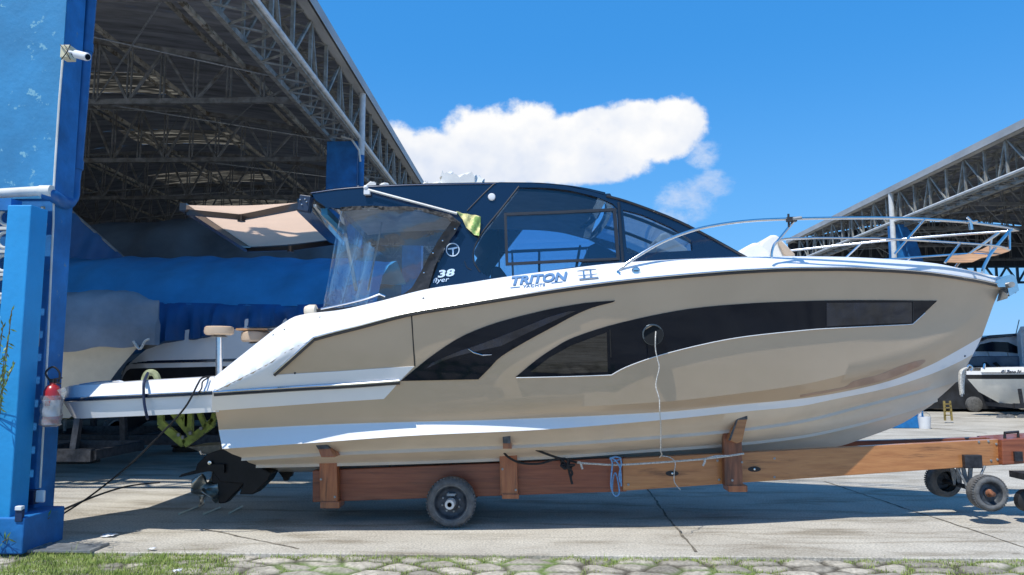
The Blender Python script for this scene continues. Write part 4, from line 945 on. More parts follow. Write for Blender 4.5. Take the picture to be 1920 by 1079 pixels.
# sunroof panel, slightly proud, with a lip at the front
mb = MB(); hp_ = Cu([(935, 342), (1000, 342.5), (1060, 347), (1100, 353), (1135, 361)]); a_ = []; b_ = []
for px in np.linspace(935, 1135, 14):
    p = P(px, hp_(px), 8.12); a_.append([Vector((p.x, 8.12+(2*YC-16.24)*t, p.z+.03*math.sin(math.pi*t))) for t in np.linspace(0, 1, 7)])
    lo = P(px, hp_(px)+4.5, 8.12).z; b_.append([Vector((v.x, v.y, v.z-(p.z-lo))) for v in a_[-1]])
mb.grid(a_); mb.grid([list(reversed(r_)) for r_ in b_]); mb.grid([a_[0], b_[0]]); mb.grid([b_[-1], a_[-1]]); mb.grid([[r_[0] for r_ in b_], [r_[0] for r_ in a_]]); mb.grid([[r_[-1] for r_ in a_], [r_[-1] for r_ in b_]])
part('sunroof', mb, navy, rf, smooth=True, angle=35)
# windshield glass across the front
mb = MB(); rr = []
for px in np.linspace(1140, 1392, 12):
    py = Cu([(1137, 369), (1190, 384), (1262, 414), (1330, 448), (1402, 487)])(px); p = csurf_pt(px, py); b = YC-p.y
    rr.append([Vector((p.x+.10*(1-c_*c_), YC-b*c_*.985, p.z+.02*(1-c_*c_))) for c_ in np.linspace(1, -1, 11)])
mb.grid(rr); ws = part('windshield', mb, wsglass, yacht, smooth=True, recalc=False)
for c_ in (3, 7): mb = MB(); mb.tube([r_[c_] for r_ in rr], .022, 6); part('windshield_bar', mb, trimdark, ws)
mb = MB(); mb.tube(rr[0], .05, 6); part('windshield_header', mb, navy, ws); mb = MB(); mb.tube([Vector((v.x-.02, v.y, v.z)) for v in rr[-1]], .03, 6); part('windshield_foot', mb, navy, ws)
mb = MB(); mb.tube([P(1273, 418, 8.4), P(1290, 424, 8.5), P(1300, 431, 8.6)], [.014, .02, .01], 6); part('wiper', mb, trimdark, ws)
# curved wiper-like arcs of the inner arch
mb = MB()
for k_ in (0, 1, 2): mb.tube([P(*q) for q in ((1128-k_*4, 392, 9.3), (1120-k_*4, 408, 9.3), (1107-k_*4, 420, 9.4), (1094-k_*3, 428, 9.4))], .014, 6)
part('sunroof_rail', mb, trimdark, rf)
# helm and seats inside
ins = mat('dark interior vinyl', (.03, .035, .045), .6)
mb = MB(); mb.prism([P(1100, 505, 8.5), P(1104, 462, 8.5), P(1118, 455, 8.5), P(1170, 482, 8.5), P(1240, 490, 8.5), P(1240, 510, 8.5)], (0, 1.9, 0)); part('helm_console', mb, ins, yacht, bevel=.01)
mb = MB(); c = P(1083, 488, 8.9); mb.tube([c+Vector((.05*math.sin(a)*.6, .17*math.cos(a), .17*math.sin(a))) for a in np.linspace(0, 2*math.pi, 25)], .013, 6, cap=False)
for a in (0.5, 2.6, 4.7): mb.tube([c, c+Vector((.03*math.sin(a), .17*math.cos(a), .17*math.sin(a)))], .010, 5)
mb.tube([c, P(1105, 492, 8.9)], .02, 6); part('steering_wheel', mb, rubber, yacht, smooth=True)
for y_ in (8.55, 9.2): mb = MB(); mb.prism([P(918, 540, y_), P(921, 505, y_), P(928, 499, y_), P(938, 501, y_), P(952, 520, y_), P(960, 540, y_)], (0, .5, 0)); part('helm_seat', mb, ins, yacht, bevel=.02)
mb = MB(); mb.tube([P(936, 530, 9.6), P(936, 474, 9.6), P(1100, 466, 9.6), P(1100, 510, 9.6)], .018, 6); mb.tube([P(1011, 470, 9.6), P(1011, 520, 9.6)], .018, 6); part('galley_rail', mb, ins, yacht)
mb = MB(); mb.prism([P(1232, 476, 8.9), P(1230, 452, 8.9), (P(1238, 438, 8.9)), P(1252, 434, 8.9), P(1262, 446, 8.9), P(1290, 466, 8.9), P(1292, 478, 8.9)], (0, .9, 0)); part('dash_cushion', mb, whitev, yacht, bevel=.03)
# clear vinyl enclosure
vsurf = lambda px, py: (P(px, py, 7.9+.03*math.sin(px*.07)+.015*math.sin(py*.09+px*.03)), Vector((0, -1, 0)))
vy = [(640, 392), (700, 390), (764, 391), (800, 396), (840, 405), (846, 416), (820, 462), (790, 520), (772, 547), (700, 568), (650, 576), (606, 580), (614, 540), (626, 470)]
vc = part('clear_curtain', panel_mb(vy, vsurf, .004, (), 12), clearvinyl, yacht, smooth=True, recalc=False)
def vtube(pts, r, nm, m): mb = MB(); mb.tube([vsurf(a, b)[0]+Vector((0, -.01, 0)) for a, b in smoothpoly(pts, 20)], r, 6); part(nm, mb, m, vc, smooth=True)
vtube([(641, 394), (630, 450), (618, 520), (607, 578)], .006, 'curtain_edge', MATS['clear vinyl'])
b1 = [(640, 389), (700, 387), (764, 387.5), (800, 393), (843, 403), (864, 421)]
part('curtain_border', panel_mb([(638, 389), (660, 387), (700, 386), (730, 388), (764, 387), (800, 392), (843, 402), (864, 418), (860, 426), (848, 420), (838, 409), (800, 399), (764, 394), (730, 394.5), (700, 392.5), (660, 394), (640, 396)], lambda a, b: (P(a, b, 7.885+.012*math.sin(a*.5)), Vector((0, -1, 0))), .012, (), 8), mat('grey zip border', (.07, .065, .06), .8, var=.4, scale=30, bump=.6, bscale=30), vc, smooth=True, recalc=False)
bsf = lambda a, b: (P(a, b, 7.86+.012*math.sin(a*.16+b*.11)+.008*math.sin(b*.3)), Vector((0, -1, 0)))
bp_ = [(848, 414), (862, 420), (853, 438), (833, 465), (815, 500), (803, 541), (800, 551), (770, 557), (735, 566), (700, 575), (665, 586), (640, 593), (612, 592), (592, 588), (588, 583), (600, 578), (640, 578), (680, 572), (730, 562), (756, 552), (772, 540), (786, 516), (806, 478), (826, 444)]
bb = part('curtain_border', panel_mb(bp_, bsf, .015, (), 9), vinylblack, vc, smooth=True, recalc=False)
mb = MB()
for px, py in ((853, 430), (830, 452), (812, 475), (795, 512), (796, 546), (732, 562), (671, 579)): mb.lathe([(0, -.012), (.008, -.010), (.011, 0)], bsf(px, py)[0], 'y', 10)
each('snap_stud', mb, chrome, bb, smooth=True)
# aft sheet of the enclosure going across
mb = MB(); rws = []
for t in np.linspace(0, 1, 22):
    a = vsurf(641, 394)[0]; b = vsurf(607, 578)[0]; rws.append([a.lerp(b, q)+Vector((.03*math.sin(t*19+q*3)-.18*t, 2.6*t, 0)) for q in np.linspace(0, 1, 10)])
mb.grid(rws); part('clear_curtain', mb, clearvinyl, yacht, smooth=True, recalc=False)
mb = MB(); mb.tube(cr([P(602, 580, 7.86), P(650, 570, 7.84), P(690, 560, 7.84), P(712, 552, 7.86)], 14), .012, 8); mb.tube([P(700, 556, 7.86), P(712, 552, 7.86), P(722, 556, 7.88)], .012, 8); part('cockpit_grab_rail', mb, chrome, yacht, smooth=True)
mb = MB(); mb.lathe([(0, -.08), (.045, -.075), (.065, -.03), (.065, .04), (.03, .06), (0, .06)], P(585, 583, 7.9), 'x', 16); part('roller_end', mb, mat('pale fitting', (.75, .66, .52), .5), yacht, smooth=True)
mb = MB(); mb.bar(P(690, 545, 9.8), P(716, 418, 9.8), .02); mb.bar(P(640, 400, 9.6), P(668, 545, 9.6), .04); part('cockpit_frame', mb, galv, yacht)
# ---------------- retractable awning on the hard top's rear edge
aw = thing('awning', 'beige retractable awning with black arms extended behind the navy hard top', 'awning', P(563, 383, 7.95))
ni, no = P(563, 385, 7.95), P(346, 390, 7.9); fi_, fo = P(628, 452, 10.4), P(464, 467, 10.7)
mb = MB(); rws = []
for t in np.linspace(0, 1, 14): rws.append([ni.lerp(no, q).lerp(fi_.lerp(fo, q), t)+Vector((0, 0, -.02*math.sin(math.pi*q)+.03)) for q in np.linspace(0, 1, 12)])
mb.grid(rws); ow = mb.build('fabric', beige, aw, smooth=True, recalc=False)
mb = MB(); mb.bar(no+(no-fo)*.02, fo+(fo-no)*.01, .07, .08); part('front_bar', mb, trimdark, aw)
mb = MB(); mb.bar(ni+Vector((.05, 0, 0)), fi_+Vector((.05, 0, 0)), .16, .14); part('cassette', mb, navy, aw)
mb = MB(); mb.bar(P(590, 386, 7.98), P(652, 455, 10.2), .03); part('inner_tube', mb, pvcwhite, aw)
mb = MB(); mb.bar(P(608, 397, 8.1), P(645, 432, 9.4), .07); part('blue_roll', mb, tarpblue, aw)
for a, b, c in ((P(567, 386, 7.9), P(453, 408, 8.4), P(348, 398, 7.93)), (P(626, 455, 10.3), P(545, 466, 9.9), P(466, 469, 10.6))):
    mb = MB(); mb.bar(a, b, .05, .07); mb.bar(b, c, .045, .06); mb.lathe([(.045, -.05), (.045, .03)], b, 'z', 12); part('folding_arm', mb, trimdark, aw)
mb = MB(); mb.box(P(573, 383, 7.93), (.12, .12, .17), Matrix.Rotation(.15, 3, 'Y')); mp_ = part('mount_plate', mb, mat('navy bracket', (.02, .035, .07), .4), aw, bevel=.006)
mb = MB()
for px, py in ((566, 377), (569, 386), (578, 381), (575, 376)): mb.lathe([(0, -.07), (.008, -.066), (.008, -.05)], P(px, py, 7.92), 'y', 8)
each('bolt', mb, chrome, mp_)
# ---------------- outdrives, trim tab, small skeg
def outdrive(dy, label_only=None):
    Y0 = 8.75+dy
    pr = lambda px, py: Vector((P(px, py, 8.75).x, Y0, P(px, py, 8.75).z))
    mb = MB(); mb.prism([pr(*q) for q in ((415, 843), (437, 841), (470, 862), (514, 885), (506, 900), (480, 925), (455, 925), (462, 905), (420, 902), (405, 883), (373, 880), (377, 868), (395, 850))], (0, .26, 0))
    o = part('outdrive', mb, blackpaint, yacht, bevel=.010)
    mb = MB(); mb.prism([pr(*q)-Vector((0, .05, 0)) for q in ((405, 880), (346, 892), (352, 886), (380, 878), (405, 868), (430, 868), (430, 884))], (0, .36, 0)); part('cavitation_plate', mb, blackpaint, o)
    mb = MB(); mb.prism([pr(*q)+Vector((0, .06, 0)) for q in ((400, 884), (470, 892), (462, 905), (442, 925), (425, 943), (412, 944), (410, 912), (398, 905))], (0, .14, 0)); part('gearcase', mb, blackpaint, o, bevel=.015)
    c0 = pr(412, 913)+Vector((0, .13, 0)); c1 = pr(358, 921)+Vector((0, .13, 0)); ax = (c1-c0).normalized()
    mb = MB(); mb.tube([c0, c0.lerp(c1, .3), c0.lerp(c1, .85), c1], [.085, .075, .055, .035], 16); part('propeller_hub', mb, bronze, o, smooth=True)
    for rowk, (pc, rad) in enumerate(((c0.lerp(c1, .22), .23), (c0.lerp(c1, .62), .20))):
        mb = MB(); u = Vector((0, 1, 0)); v = ax.cross(u).normalized(); u = v.cross(ax).normalized()
        for k in range(3):
            a0 = 2*math.pi*k/3+.5+rowk*1.1; g_ = []
            for i in range(7):
                r_ = .05+(rad-.05)*i/6; w_ = .75*math.sin(math.pi*min(1, .18+.72*i/6))
                g_.append([pc+(u*math.cos(a0+q*w_+.35*i/6)+v*math.sin(a0+q*w_+.35*i/6))*r_+ax*(.10*q*(1 if rowk == 0 else -1)*(1-.3*i/6)) for q in np.linspace(-.75, .75, 7)])
            mb.grid(g_)
        b_ = mb.build('propeller_blades', bronze, o, smooth=True, recalc=False); sd = b_.modifiers.new('s', 'SOLIDIFY'); sd.thickness = .008
outdrive(-.10)
mb = MB(); mb.lathe([(0, -.02), (.022, -.018), (.022, 0)], P(394, 868, 8.62), 'y', 12); part('hinge_cap', mb, chrome, yacht)
mb = MB(); mb.prism([P(521, 884, 9.2), P(549, 884, 9.2), P(546, 894, 9.2), (P(541, 896, 9.2)), P(539, 902, 9.2), P(532, 902, 9.2), P(530, 896, 9.2)], (0, .07, 0)); part('skeg', mb, blackpaint, yacht)
mb = MB(); mb.prism([P(352, 839, 9.0), P(412, 834, 9.0), P(412, 848, 9.0), P(388, 852, 9.0), P(372, 846, 9.0)], (0, .5, 0)); part('trim_tab', mb, mat('worn trim tab', (.22, .20, .16), .5, metal=.5, var=.3, scale=8), yacht)
mb = MB(); mb.tube([P(375, 846, 8.95), P(378, 852, 8.95), P(386, 853, 8.95)], .012, 6); part('trim_cylinder', mb, chrome, yacht)
# ---------------- strap round the platform
mb = MB(); pts = [P(277, 700, 8.05), P(271.5, 712, 7.68), P(269.5, 720, 7.60), P(269.5, 742, 7.60), P(271, 760, 7.60), P(275, 779, 7.62), P(277, 786, 7.75)]
mb.tube(cr(pts, 30), .014, 8); mb.tube(cr([P(276, 703, 8.1), P(271.5, 713, 7.95), P(270, 716, 7.68)], 10), .014, 8)
tag(mb.build('tie_strap', mat('navy strap', (.01, .02, .06), .6), smooth=True), 'dark navy strap wrapped vertically round the white swim platform', 'strap')
# green lifting frame behind the platform: lattice shaped like a crown, hook at top
gf = thing('lifting_frame', 'weathered lime green steel lifting frame hanging point down beneath the swim platform', 'lifting frame', P(346, 830, 9.9))
gy = 9.9; mb = MB()
def gbar(a, b, w=.085, dd=0.0): mb.bar(P(a[0], a[1], gy+dd), P(b[0], b[1], gy+dd), w, .06, up=(0, 1, 0))
for a, b, w in (((302, 765), (302, 797), .075), ((302, 795), (346, 833), .10), ((346, 833), (398, 795), .10), ((398, 797), (404, 775), .07), ((318, 765), (358, 815), .075), ((355, 768), (355, 812), .10), ((350, 768), (349, 800), .05),
                ((372, 768), (385, 800), .06), ((300, 770), (400, 768), .06), ((332, 790), (352, 768), .04), ((385, 800), (400, 786), .05)): gbar(a, b, w)
part('lattice', mb, liftgreen, gf); mb = MB(); mb.tube(cr([P(270, 735, gy), P(271, 712, gy), P(277, 700, gy), P(290, 701, gy), P(297, 716, gy), P(301, 745, gy), P(302, 770, gy)], 22), .045, 8); part('hook', mb, mat('pale worn green', (.33, .36, .20), .6, var=.3), gf, smooth=True)
mb = MB()
for px, py in ((346, 820), (338, 815), (360, 812), (380, 803)): mb.lathe([(0, -.06), (.022, -.06), (.026, -.04)], P(px, py, gy), 'y', 8)
each('bolt', mb, galv, gf)
# stools on the platform
def stool(px, pyt, pyb, pymid, Y, w, label, base=706):
    t = thing('deck_stool', label, 'stool', P(px, base, Y), 'stools on the swim platform')
    a, b = P(px-w, pymid, Y), P(px+w, pymid, Y); rad = (b-a).length/2; c = (a+b)/2; hz = (P(px, pyt, Y).z-P(px, pyb, Y).z)/2
    mb = MB(); mb.lathe([(0, -hz), (rad*.85, -hz), (rad*.97, -hz*.7), (rad, 0), (rad*.96, hz*.75), (rad*.86, hz), (0, hz*1.05)], c, 'z', 28); part('seat', mb, creamv, t, smooth=True)
    mb = MB(); mb.tube([P(px, pyb, Y), P(px, base, Y)], .038, 14); part('post', mb, chrome, t, smooth=True)
    mb = MB(); mb.lathe([(.05, 0), (.06, .02), (.1, .0)], P(px, pyb-1, Y)-Vector((0, 0, .03)), 'z', 14); part('seat_plate', mb, galv, t)
stool(411, 612.5, 628.5, 620.5, 8.5, 26.5, 'cream round stool on a bare steel post at the front of the platform', 708)
stool(480, 622, 641, 632, 9.4, 27, 'cream round stool partly hidden behind the sloping white stern quarter', 700)
bo = MB(); bo.box(P(480, 619, 9.4), (.40, .30, .025)); tag(bo.build('wooden_tray', teak), 'thin brown wooden tray lying on the farther cream stool', 'tray')

# ---------------- bow rails, anchor, pad, cushions
def rail_pts(lst): return [P(a, b, YC-w) for a, b, w in lst]
def mirr(ps): return [Vector((p.x, 2*YC-p.y, p.z)) for p in ps]
tr_ = cr(rail_pts([(1158, 509, 1.63), (1172, 497, 1.62), (1200, 478, 1.60), (1240, 455, 1.57), (1285, 437, 1.54), (1330, 425, 1.51), (1400, 415, 1.45), (1480, 411, 1.38), (1600, 409, 1.18), (1700, 410, .92), (1800, 416, .56), (1870, 424, .26), (1900, 429.5, .10)]), 70)
tip = P(1910, 431.5, YC)
br = thing('bow_rail', 'polished stainless bow rail sweeping from the cabin to a point over the bow', 'rail', (3.5, YC, 2.9))
mb = MB(); mb.tube(tr_+[tip]+list(reversed(mirr(tr_))), .0165, 10); part('top_rail', mb, chrome, br, smooth=True)
lr = cr(rail_pts([(1447, 483, 1.42), (1448, 470, 1.42), (1454, 456, 1.41), (1470, 449, 1.39), (1510, 447.5, 1.34), (1560, 447, 1.26), (1680, 449, .98), (1800, 456, .58), (1870, 462, .30), (1893, 469, .20)]), 50)
for q in (lr, mirr(lr)): mb = MB(); mb.tube(q, .013, 8); part('mid_rail', mb, chrome, br, smooth=True)
def stan(a, b, r=.014):
    q = rail_pts([a, b]); 
    for k in (q, mirr(q)): mb = MB(); mb.tube(k, r, 8); part('stanchion', mb, chrome, br, smooth=True)
stan((1452, 460, 1.41), (1490, 413, 1.37)); stan((1678, 476, .95), (1733, 412, .82)); stan((1772, 493, .66), (1800, 457, .58)); stan((1893, 469, .20), (1893, 437, .18))
sq = cr(rail_pts([(1843, 512, .36), (1844, 503, .36), (1850, 490, .34), (1862, 470, .30), (1896, 430, .12)]), 16)
for k in (sq, mirr(sq)): mb = MB(); mb.tube(k, .019, 8); part('bow_stanchion', mb, chrome, br, smooth=True)
mb = MB(); mb.lathe([(0, -.012), (.028, -.01), (.03, .012), (.0, .02)], P(1160, 515, 7.6), 'y', 14); mb.tube([P(1158, 509, YC-1.63), P(1163, 518, 7.58)], .016, 8); part('rail_foot', mb, chrome, br, smooth=True)
cl_ = thing('rod_holder', 'small dark clamp on the bow rail above the white cushions', 'clamp', P(1484, 411, 7.85)); c = P(1484, 412, 7.86)
mb = MB(); mb.tube([c+Vector((-.03, 0, -.08)), c+Vector((-.03, 0, .06))], .012, 8); mb.box(c, (.10, .05, .05)); part('clamp_body', mb, darksteel, cl_); mb = MB(); mb.tube([c+Vector((.0, -.04, 0)), c+Vector((.09, -.04, .01))], .018, 8); part('knob', mb, galv, cl_)
cl_ = thing('rod_holder', 'silver clamp hanging on the bow rail near its forward tip', 'clamp', P(1822, 415, 8.7)); c = P(1822, 417, 8.70)
mb = MB(); mb.tube([c+Vector((-.05, 0, .06)), c+Vector((0, -.01, .0)), c+Vector((.06, 0, .01))], .016, 8); mb.tube([c+Vector((-.02, 0, .02)), c+Vector((-.01, 0, -.09))], .022, 8); part('clamp_body', mb, chrome, cl_, smooth=True)
# bow pad
pad = panel_mb([(1775, 491), (1786, 480), (1812, 477), (1840, 468), (1852, 462), (1892, 464), (1893, 471), (1872, 478), (1840, 484), (1826, 491), (1800, 492)], lambda a, b: (P(a, b, 9.25+(490-b)*.018), Vector((0, -1, .15)).normalized()), .04, (), 10)
tag(part('bow_pad', pad, teak, None, recalc=False), 'tan brown boarding plank lying on the bow under the rail', 'plank')
# anchor and roller
an = thing('anchor', 'galvanised plough anchor held in the steel roller at the bow tip', 'anchor', P(1890, 540, YC))
mb = MB(); mb.prism([P(1866, 528, 9.15), P(1888, 517, 9.15), P(1898, 515, 9.15), P(1905, 520, 9.15), P(1911, 545, 9.15), P(1893, 556, 9.15), P(1889, 538, 9.15), P(1872, 539, 9.15)], (0, .025, 0)); m2 = mirror_mb(mb, YC); mb.add(m2.v, m2.f); each('roller_cheek', mb, chrome, an)
mb = MB(); mb.tube([P(1897, 534, 9.1), P(1897, 534, 9.4)], .035, 12); part('roller', mb, galv, an, smooth=True)
mb = MB(); A, B_, C_, D_ = P(1874, 543, 9.25), P(1869, 566, 9.25), P(1891, 553, 9.05), P(1891, 553, 9.45)
mb.add([A, B_, C_, D_, P(1889, 560, 9.25)], [(0, 2, 1), (0, 1, 3), (1, 2, 4), (1, 4, 3), (0, 3, 2)]); part('fluke', mb, galv, an); mb = MB(); mb.bar(P(1866, 533, 9.25), P(1905, 546, 9.25), .03, .06); part('shank', mb, galv, an)
# cushions on the foredeck
def cushion(poly, Y, d, label, m=whitev):
    mb = MB(); mb.prism([P(a, b, Y) for a, b in poly], (0, d, 0)); o = part('deck_cushion', mb, m, None, bevel=.03); tag(o, label, 'cushion', 'cushions on the foredeck'); o.modifiers['bevel'].segments = 3; return o
cushion([(1383, 487), (1386, 474), (1400, 462), (1416, 454), (1424, 456), (1446, 476), (1446, 487)], 8.7, 1.5, 'low white cushion leaning at the left of the foredeck stack beside the navy windshield foot')
cushion([(1420, 487), (1424, 462), (1430, 452), (1446, 441), (1456, 440), (1464, 446), (1492, 478), (1492, 487)], 8.9, 1.3, 'tall white cushion leaning at the middle of the foredeck stack behind the bow rail foot')
cushion([(1458, 452), (1464, 450), (1493, 478), (1480, 486), (1470, 478)], 8.85, .05, 'beige backing board showing on the right side of the foredeck cushion stack', creamv)
# white folded covers on the roof
def cloth(poly, Y, d, label, m=whitev, name='folded_cover', cat='cover'):
    mb = MB(); n = 15; rows = []; pp = dens(poly, 5); sd_ = random.uniform(0, 9)
    for k in range(n):
        t = k/(n-1); r_ = []
        for a, b in pp:
            q = P(a, b, Y); w = math.sin(a*.21+t*9+sd_)*.028+math.sin(a*.47-b*.5+t*17)*.018+abs(math.sin(a*.13+b*.3+t*5+sd_))*.03; r_.append(q+Vector((w*.6, d*t, w-.05*(2*t-1)**2)))
        rows.append(r_)
    mb.grid(rows, close=True); mb.f.append(tuple(range(len(pp)))); mb.f.append(tuple(reversed(range((n-1)*len(pp), n*len(pp))))); o = part(name, mb, m, None, smooth=True, angle=28); tag(o, label, cat); return o
cloth([(822, 350), (824, 321), (836, 318), (846, 326), (858, 322), (890, 323), (897, 333), (908, 350), (870, 352)], 8.6, .7, 'crumpled white cover bundled on top of the navy hard top')
cloth([(772, 352), (790, 342), (808, 341), (824, 340), (836, 352)], 8.5, .5, 'flat white cloth lying beside the bundled cover on the hard top')
cloth([(646, 362), (662, 349), (690, 341), (718, 342), (736, 352), (700, 360)], 8.4, .7, 'low rounded white cover lying near the rear end of the hard top')
# pole with green yellow cloth clipped to the cabin side
fp_ = thing('flag_pole', 'thin white pole fixed along the navy cabin side from a white bracket', 'pole', P(692, 362, 7.85))
mb = MB(); mb.tube([csurf(.05)(692, 359)[0], csurf(.06)(858, 404)[0]], .014, 8); part('pole', mb, pvcwhite, fp_, smooth=True); mb = MB(); mb.box(csurf(.03)(690, 363)[0], (.07, .06, .06)); mb.lathe([(0, -.03), (.025, -.02), (.025, .02)], csurf(.05)(688, 355)[0], 'y', 10); part('bracket', mb, whitepl, fp_, bevel=.006)
fl = [(856, 399), (866, 402), (880, 405), (892, 406), (902, 409), (901, 425), (899, 445), (890, 443), (880, 434), (874, 428), (868, 414)]
o = part('rolled_flag', panel_mb(fl, lambda a, b: (csurf(.05)(a, b)[0]+Vector((0, -.012*math.sin(a*.30+b*.16)-.008*math.sin(a*.5-b*.35), 0)), Vector((0, -1, 0))), .012, (), 3), clothgreen, None, smooth=True, recalc=False); tag(o, 'crumpled green and yellow cloth hanging from the end of the white pole', 'flag')

# ================================================================== TRAILER
tl = thing('boat_trailer', 'long wooden boat trailer of varnished beams on small wheels under the yacht', 'trailer', (1.0, YC, 0))
def beam(name, a, b, Ya, Yb, th, m, par=tl, bevel=.006):
    """a/b: (px, ytop, ybottom) near face ends"""
    p = [P(a[0], a[1], Ya), P(b[0], b[1], Yb), P(b[0], b[2], Yb), P(a[0], a[2], Ya)]
    mb = MB(); mb.prism(p, (0, th, 0)); return part(name, mb, m, par, bevel=bevel), mb
NB = 8.66
b1, m1 = beam('side_beam', (586, 883, 942), (1175, 859, 922), NB, NB, .12, redwood)
b2, m2_ = beam('side_beam', (1168, 860.5, 921), (1880, 824, 872), NB-.03, 9.08, .10, varnish)
for q, m in ((m1, redwood), (m2_, varnish)): part('side_beam', mirror_mb(q, YC), redwood, tl, bevel=.006)
def onb(px, py, off=.01):
    if px < 1168: Y = NB
    else: Y = NB-.03+(9.08-NB+.03)*((px-1168)/712)
    return P(px, py, Y-off)
def post(px0, px1, yt, yb, th=.11, m=postwood, top=None):
    c0 = onb(px0, yt, .012+th); mb = MB(); Y = c0.y
    p = [P(px0, yt, Y), P(px1, yt+1, Y), P(px1+2, yb, Y), P(px0+2, yb, Y)]; mb.prism(p, (0, th, 0)); o = part('post', mb, m, tl, bevel=.008); part('post', mirror_mb(mb, YC), m, tl); return o, Y
p1, Y1 = post(598, 631, 851, 942); p2, Y2 = post(936, 969, 833, 928); p3, Y3 = post(1357, 1391, 812, 912, m=mat('dark post wood', (.24, .085, .04), .45, coat=.2, var=.3, scale=3, stretch=(6, 5, .6), patch=((.07, .03, .02), 2.2, .5, .7)))
def block(px0, px1, y0, y1, Y, d=.12, m=postwood, nm='foot_block', bevel=.008, par=tl): mb = MB(); mb.prism([P(px0, y0, Y), P(px1, y0, Y), P(px1, y1, Y), P(px0, y1, Y)], (0, d, 0)); return part(nm, mb, m, par, bevel=bevel)
block(600, 636, 941, 954, Y1-.02, .25); block(941, 973, 927, 936, Y2-.02, .25); block(1366, 1402, 911, 923, Y3-.02, .25)
# sloped bunk arms with grey pads
def arm(pts, Y, d, m, nm): mb = MB(); mb.prism([P(a, b, Y) for a, b in pts], (0, d, 0)); part(nm, mb, m, tl, bevel=.006)
def padY(px, py):
    h = HB.ray_cast(CAM, ray(px, py).normalized()); return (h[0].y if h[0] else 8.0)-.015
y1, y2, y3 = min(padY(602, 836), padY(615, 845)), padY(950, 820), padY(1392, 785)
arm([(589, 831), (612, 831), (618, 842), (596, 843)], y1, .30, padrub, 'bunk_pad'); arm([(596, 842), (618, 841), (628, 858), (602, 858)], y1+.02, Y1-y1+.08, postwood, 'bunk_arm')
arm([(942, 810), (957, 810), (957, 832), (943, 832)], y2, .3, padrub, 'bunk_pad'); arm([(943, 831), (957, 831), (960, 842), (943, 842)], y2+.02, Y2-y2+.08, postwood, 'bunk_arm')
arm([(1368, 826), (1382, 787), (1401, 786), (1392, 828), (1382, 832)], y3+.02, Y3-y3+.1, varnish, 'bunk_arm'); arm([(1382, 788), (1386, 774), (1401, 773), (1402, 787)], y3, .3, padrub, 'bunk_pad'); arm([(1366, 826), (1381, 787), (1384, 787), (1370, 827)], y3, .02, padrub, 'arm_facing')
# bolts
mb = MB()
for px, py, Y in ((602, 899, Y1), (628, 932, Y1), (942, 880, Y2), (967, 919, Y2), (1373, 901, Y3), (1391, 867, Y3), (632, 860, Y1)): mb.lathe([(0, -.012), (.012, -.012), (.014, 0)], P(px, py, Y), 'y', 8)
for px, py in ((1345, 864), (1348, 900), (1452, 860), (1452, 895), (1178, 909), (1835, 829), (1853, 828), (1868, 833), (1858, 864), (1870, 862)): mb.lathe([(0, -.010), (.013, -.008), (.016, 0)], onb(px, py, 0), 'y', 8)
each('bolt', mb, galv, tl)
for px, py in ((1260, 888), (1414, 880)):
    mb = MB(); c = onb(px, py, .003); mb.prism([c+Vector((.075*math.cos(a), 0, .03*math.sin(a))) for a in np.linspace(0, 2*math.pi, 17)[:-1]], (0, -.008, 0)); sl_ = part('slot_plate', mb, rubber, tl); mb = MB(); mb.lathe([(0, -.02), (.012, -.018), (.014, 0)], c, 'y', 8); part('slot_bolt', mb, chrome, sl_)
# cross members
for px, py, Ya in ((620, 905, 8.6), (955, 893, 8.6), (1380, 882, 8.7)):
    a = P(px, py, NB+.12); mb = MB(); ye = 2*YC-a.y; mb.bar(a, (a.x, ye, a.z), .12, .16); part('cross_member', mb, redwood, tl)
# wheels of the main axle
def wheel(c, R_, w, par=tl, side=1, name='wheel'):
    """c: centre of outer face; axis along y, outer face towards -y*side"""
    mb = MB(); prof = [(R_*.64, .0), (R_*.70, -.012), (R_*.80, -.02), (R_*.90, -.012), (R_*.985, .02), (R_, .05), (R_, w-.05), (R_*.985, w-.02), (R_*.9, w), (R_*.64, w)]
    mb.lathe([(r_, h*side) for r_, h in prof], c, 'y', 44, cap=False); t_ = part(name, mb, tyre, par, smooth=True, angle=60)
    # tread lugs
    mb = MB()
    for k in range(44):
        a = 2*math.pi*k/44; p = Vector((math.cos(a), 0, math.sin(a))); q = Vector(c)+p*(R_-.002)+Vector((0, .03*side, 0)); mb.box(q, (.014, .05, .018), Matrix.Rotation(-a, 3, 'Y'))
    part('tread', mb, tyre, t_)
    mb = MB(); mb.lathe([(r_, h*side) for r_, h in ((0, .03), (R_*.28, .03), (R_*.30, .045), (R_*.52, .05), (R_*.60, .03), (R_*.635, .0), (R_*.66, -.006), (R_*.66, .02))], c, 'y', 36, cap=False); rm = part('rim', mb, rimm, t_, smooth=True, angle=50)
    return t_, rm
wc = P(845, 943.5, 8.38); WR = P(845, 943.5, 8.38).z+.0
wt, rm = wheel(wc, WR-.004, .175)
mb = MB()
for k in range(8):
    a = 2*math.pi*k/8+.3; mb.lathe([(0, -.004), (.010, -.002), (.012, .01)], wc+Vector((math.cos(a)*.10, .034, math.sin(a)*.10)), 'y', 8)
each('wheel_nut', mb, galv, rm)
mb = MB(); mb.lathe([(.026, -.115), (.050, -.115), (.054, -.10), (.054, .02)], wc, 'y', 24); mb.lathe([(.026, -.115), (.024, -.02), (0, -.02)], wc, 'y', 24); hb_ = part('hub', mb, mat('painted hub', (.7, .7, .68), .4, metal=.2), rm, smooth=True)
mb = MB(); mb.lathe([(0, -.05), (.026, -.05)], wc, 'y', 20); part('hub_bore', mb, rubber, hb_)
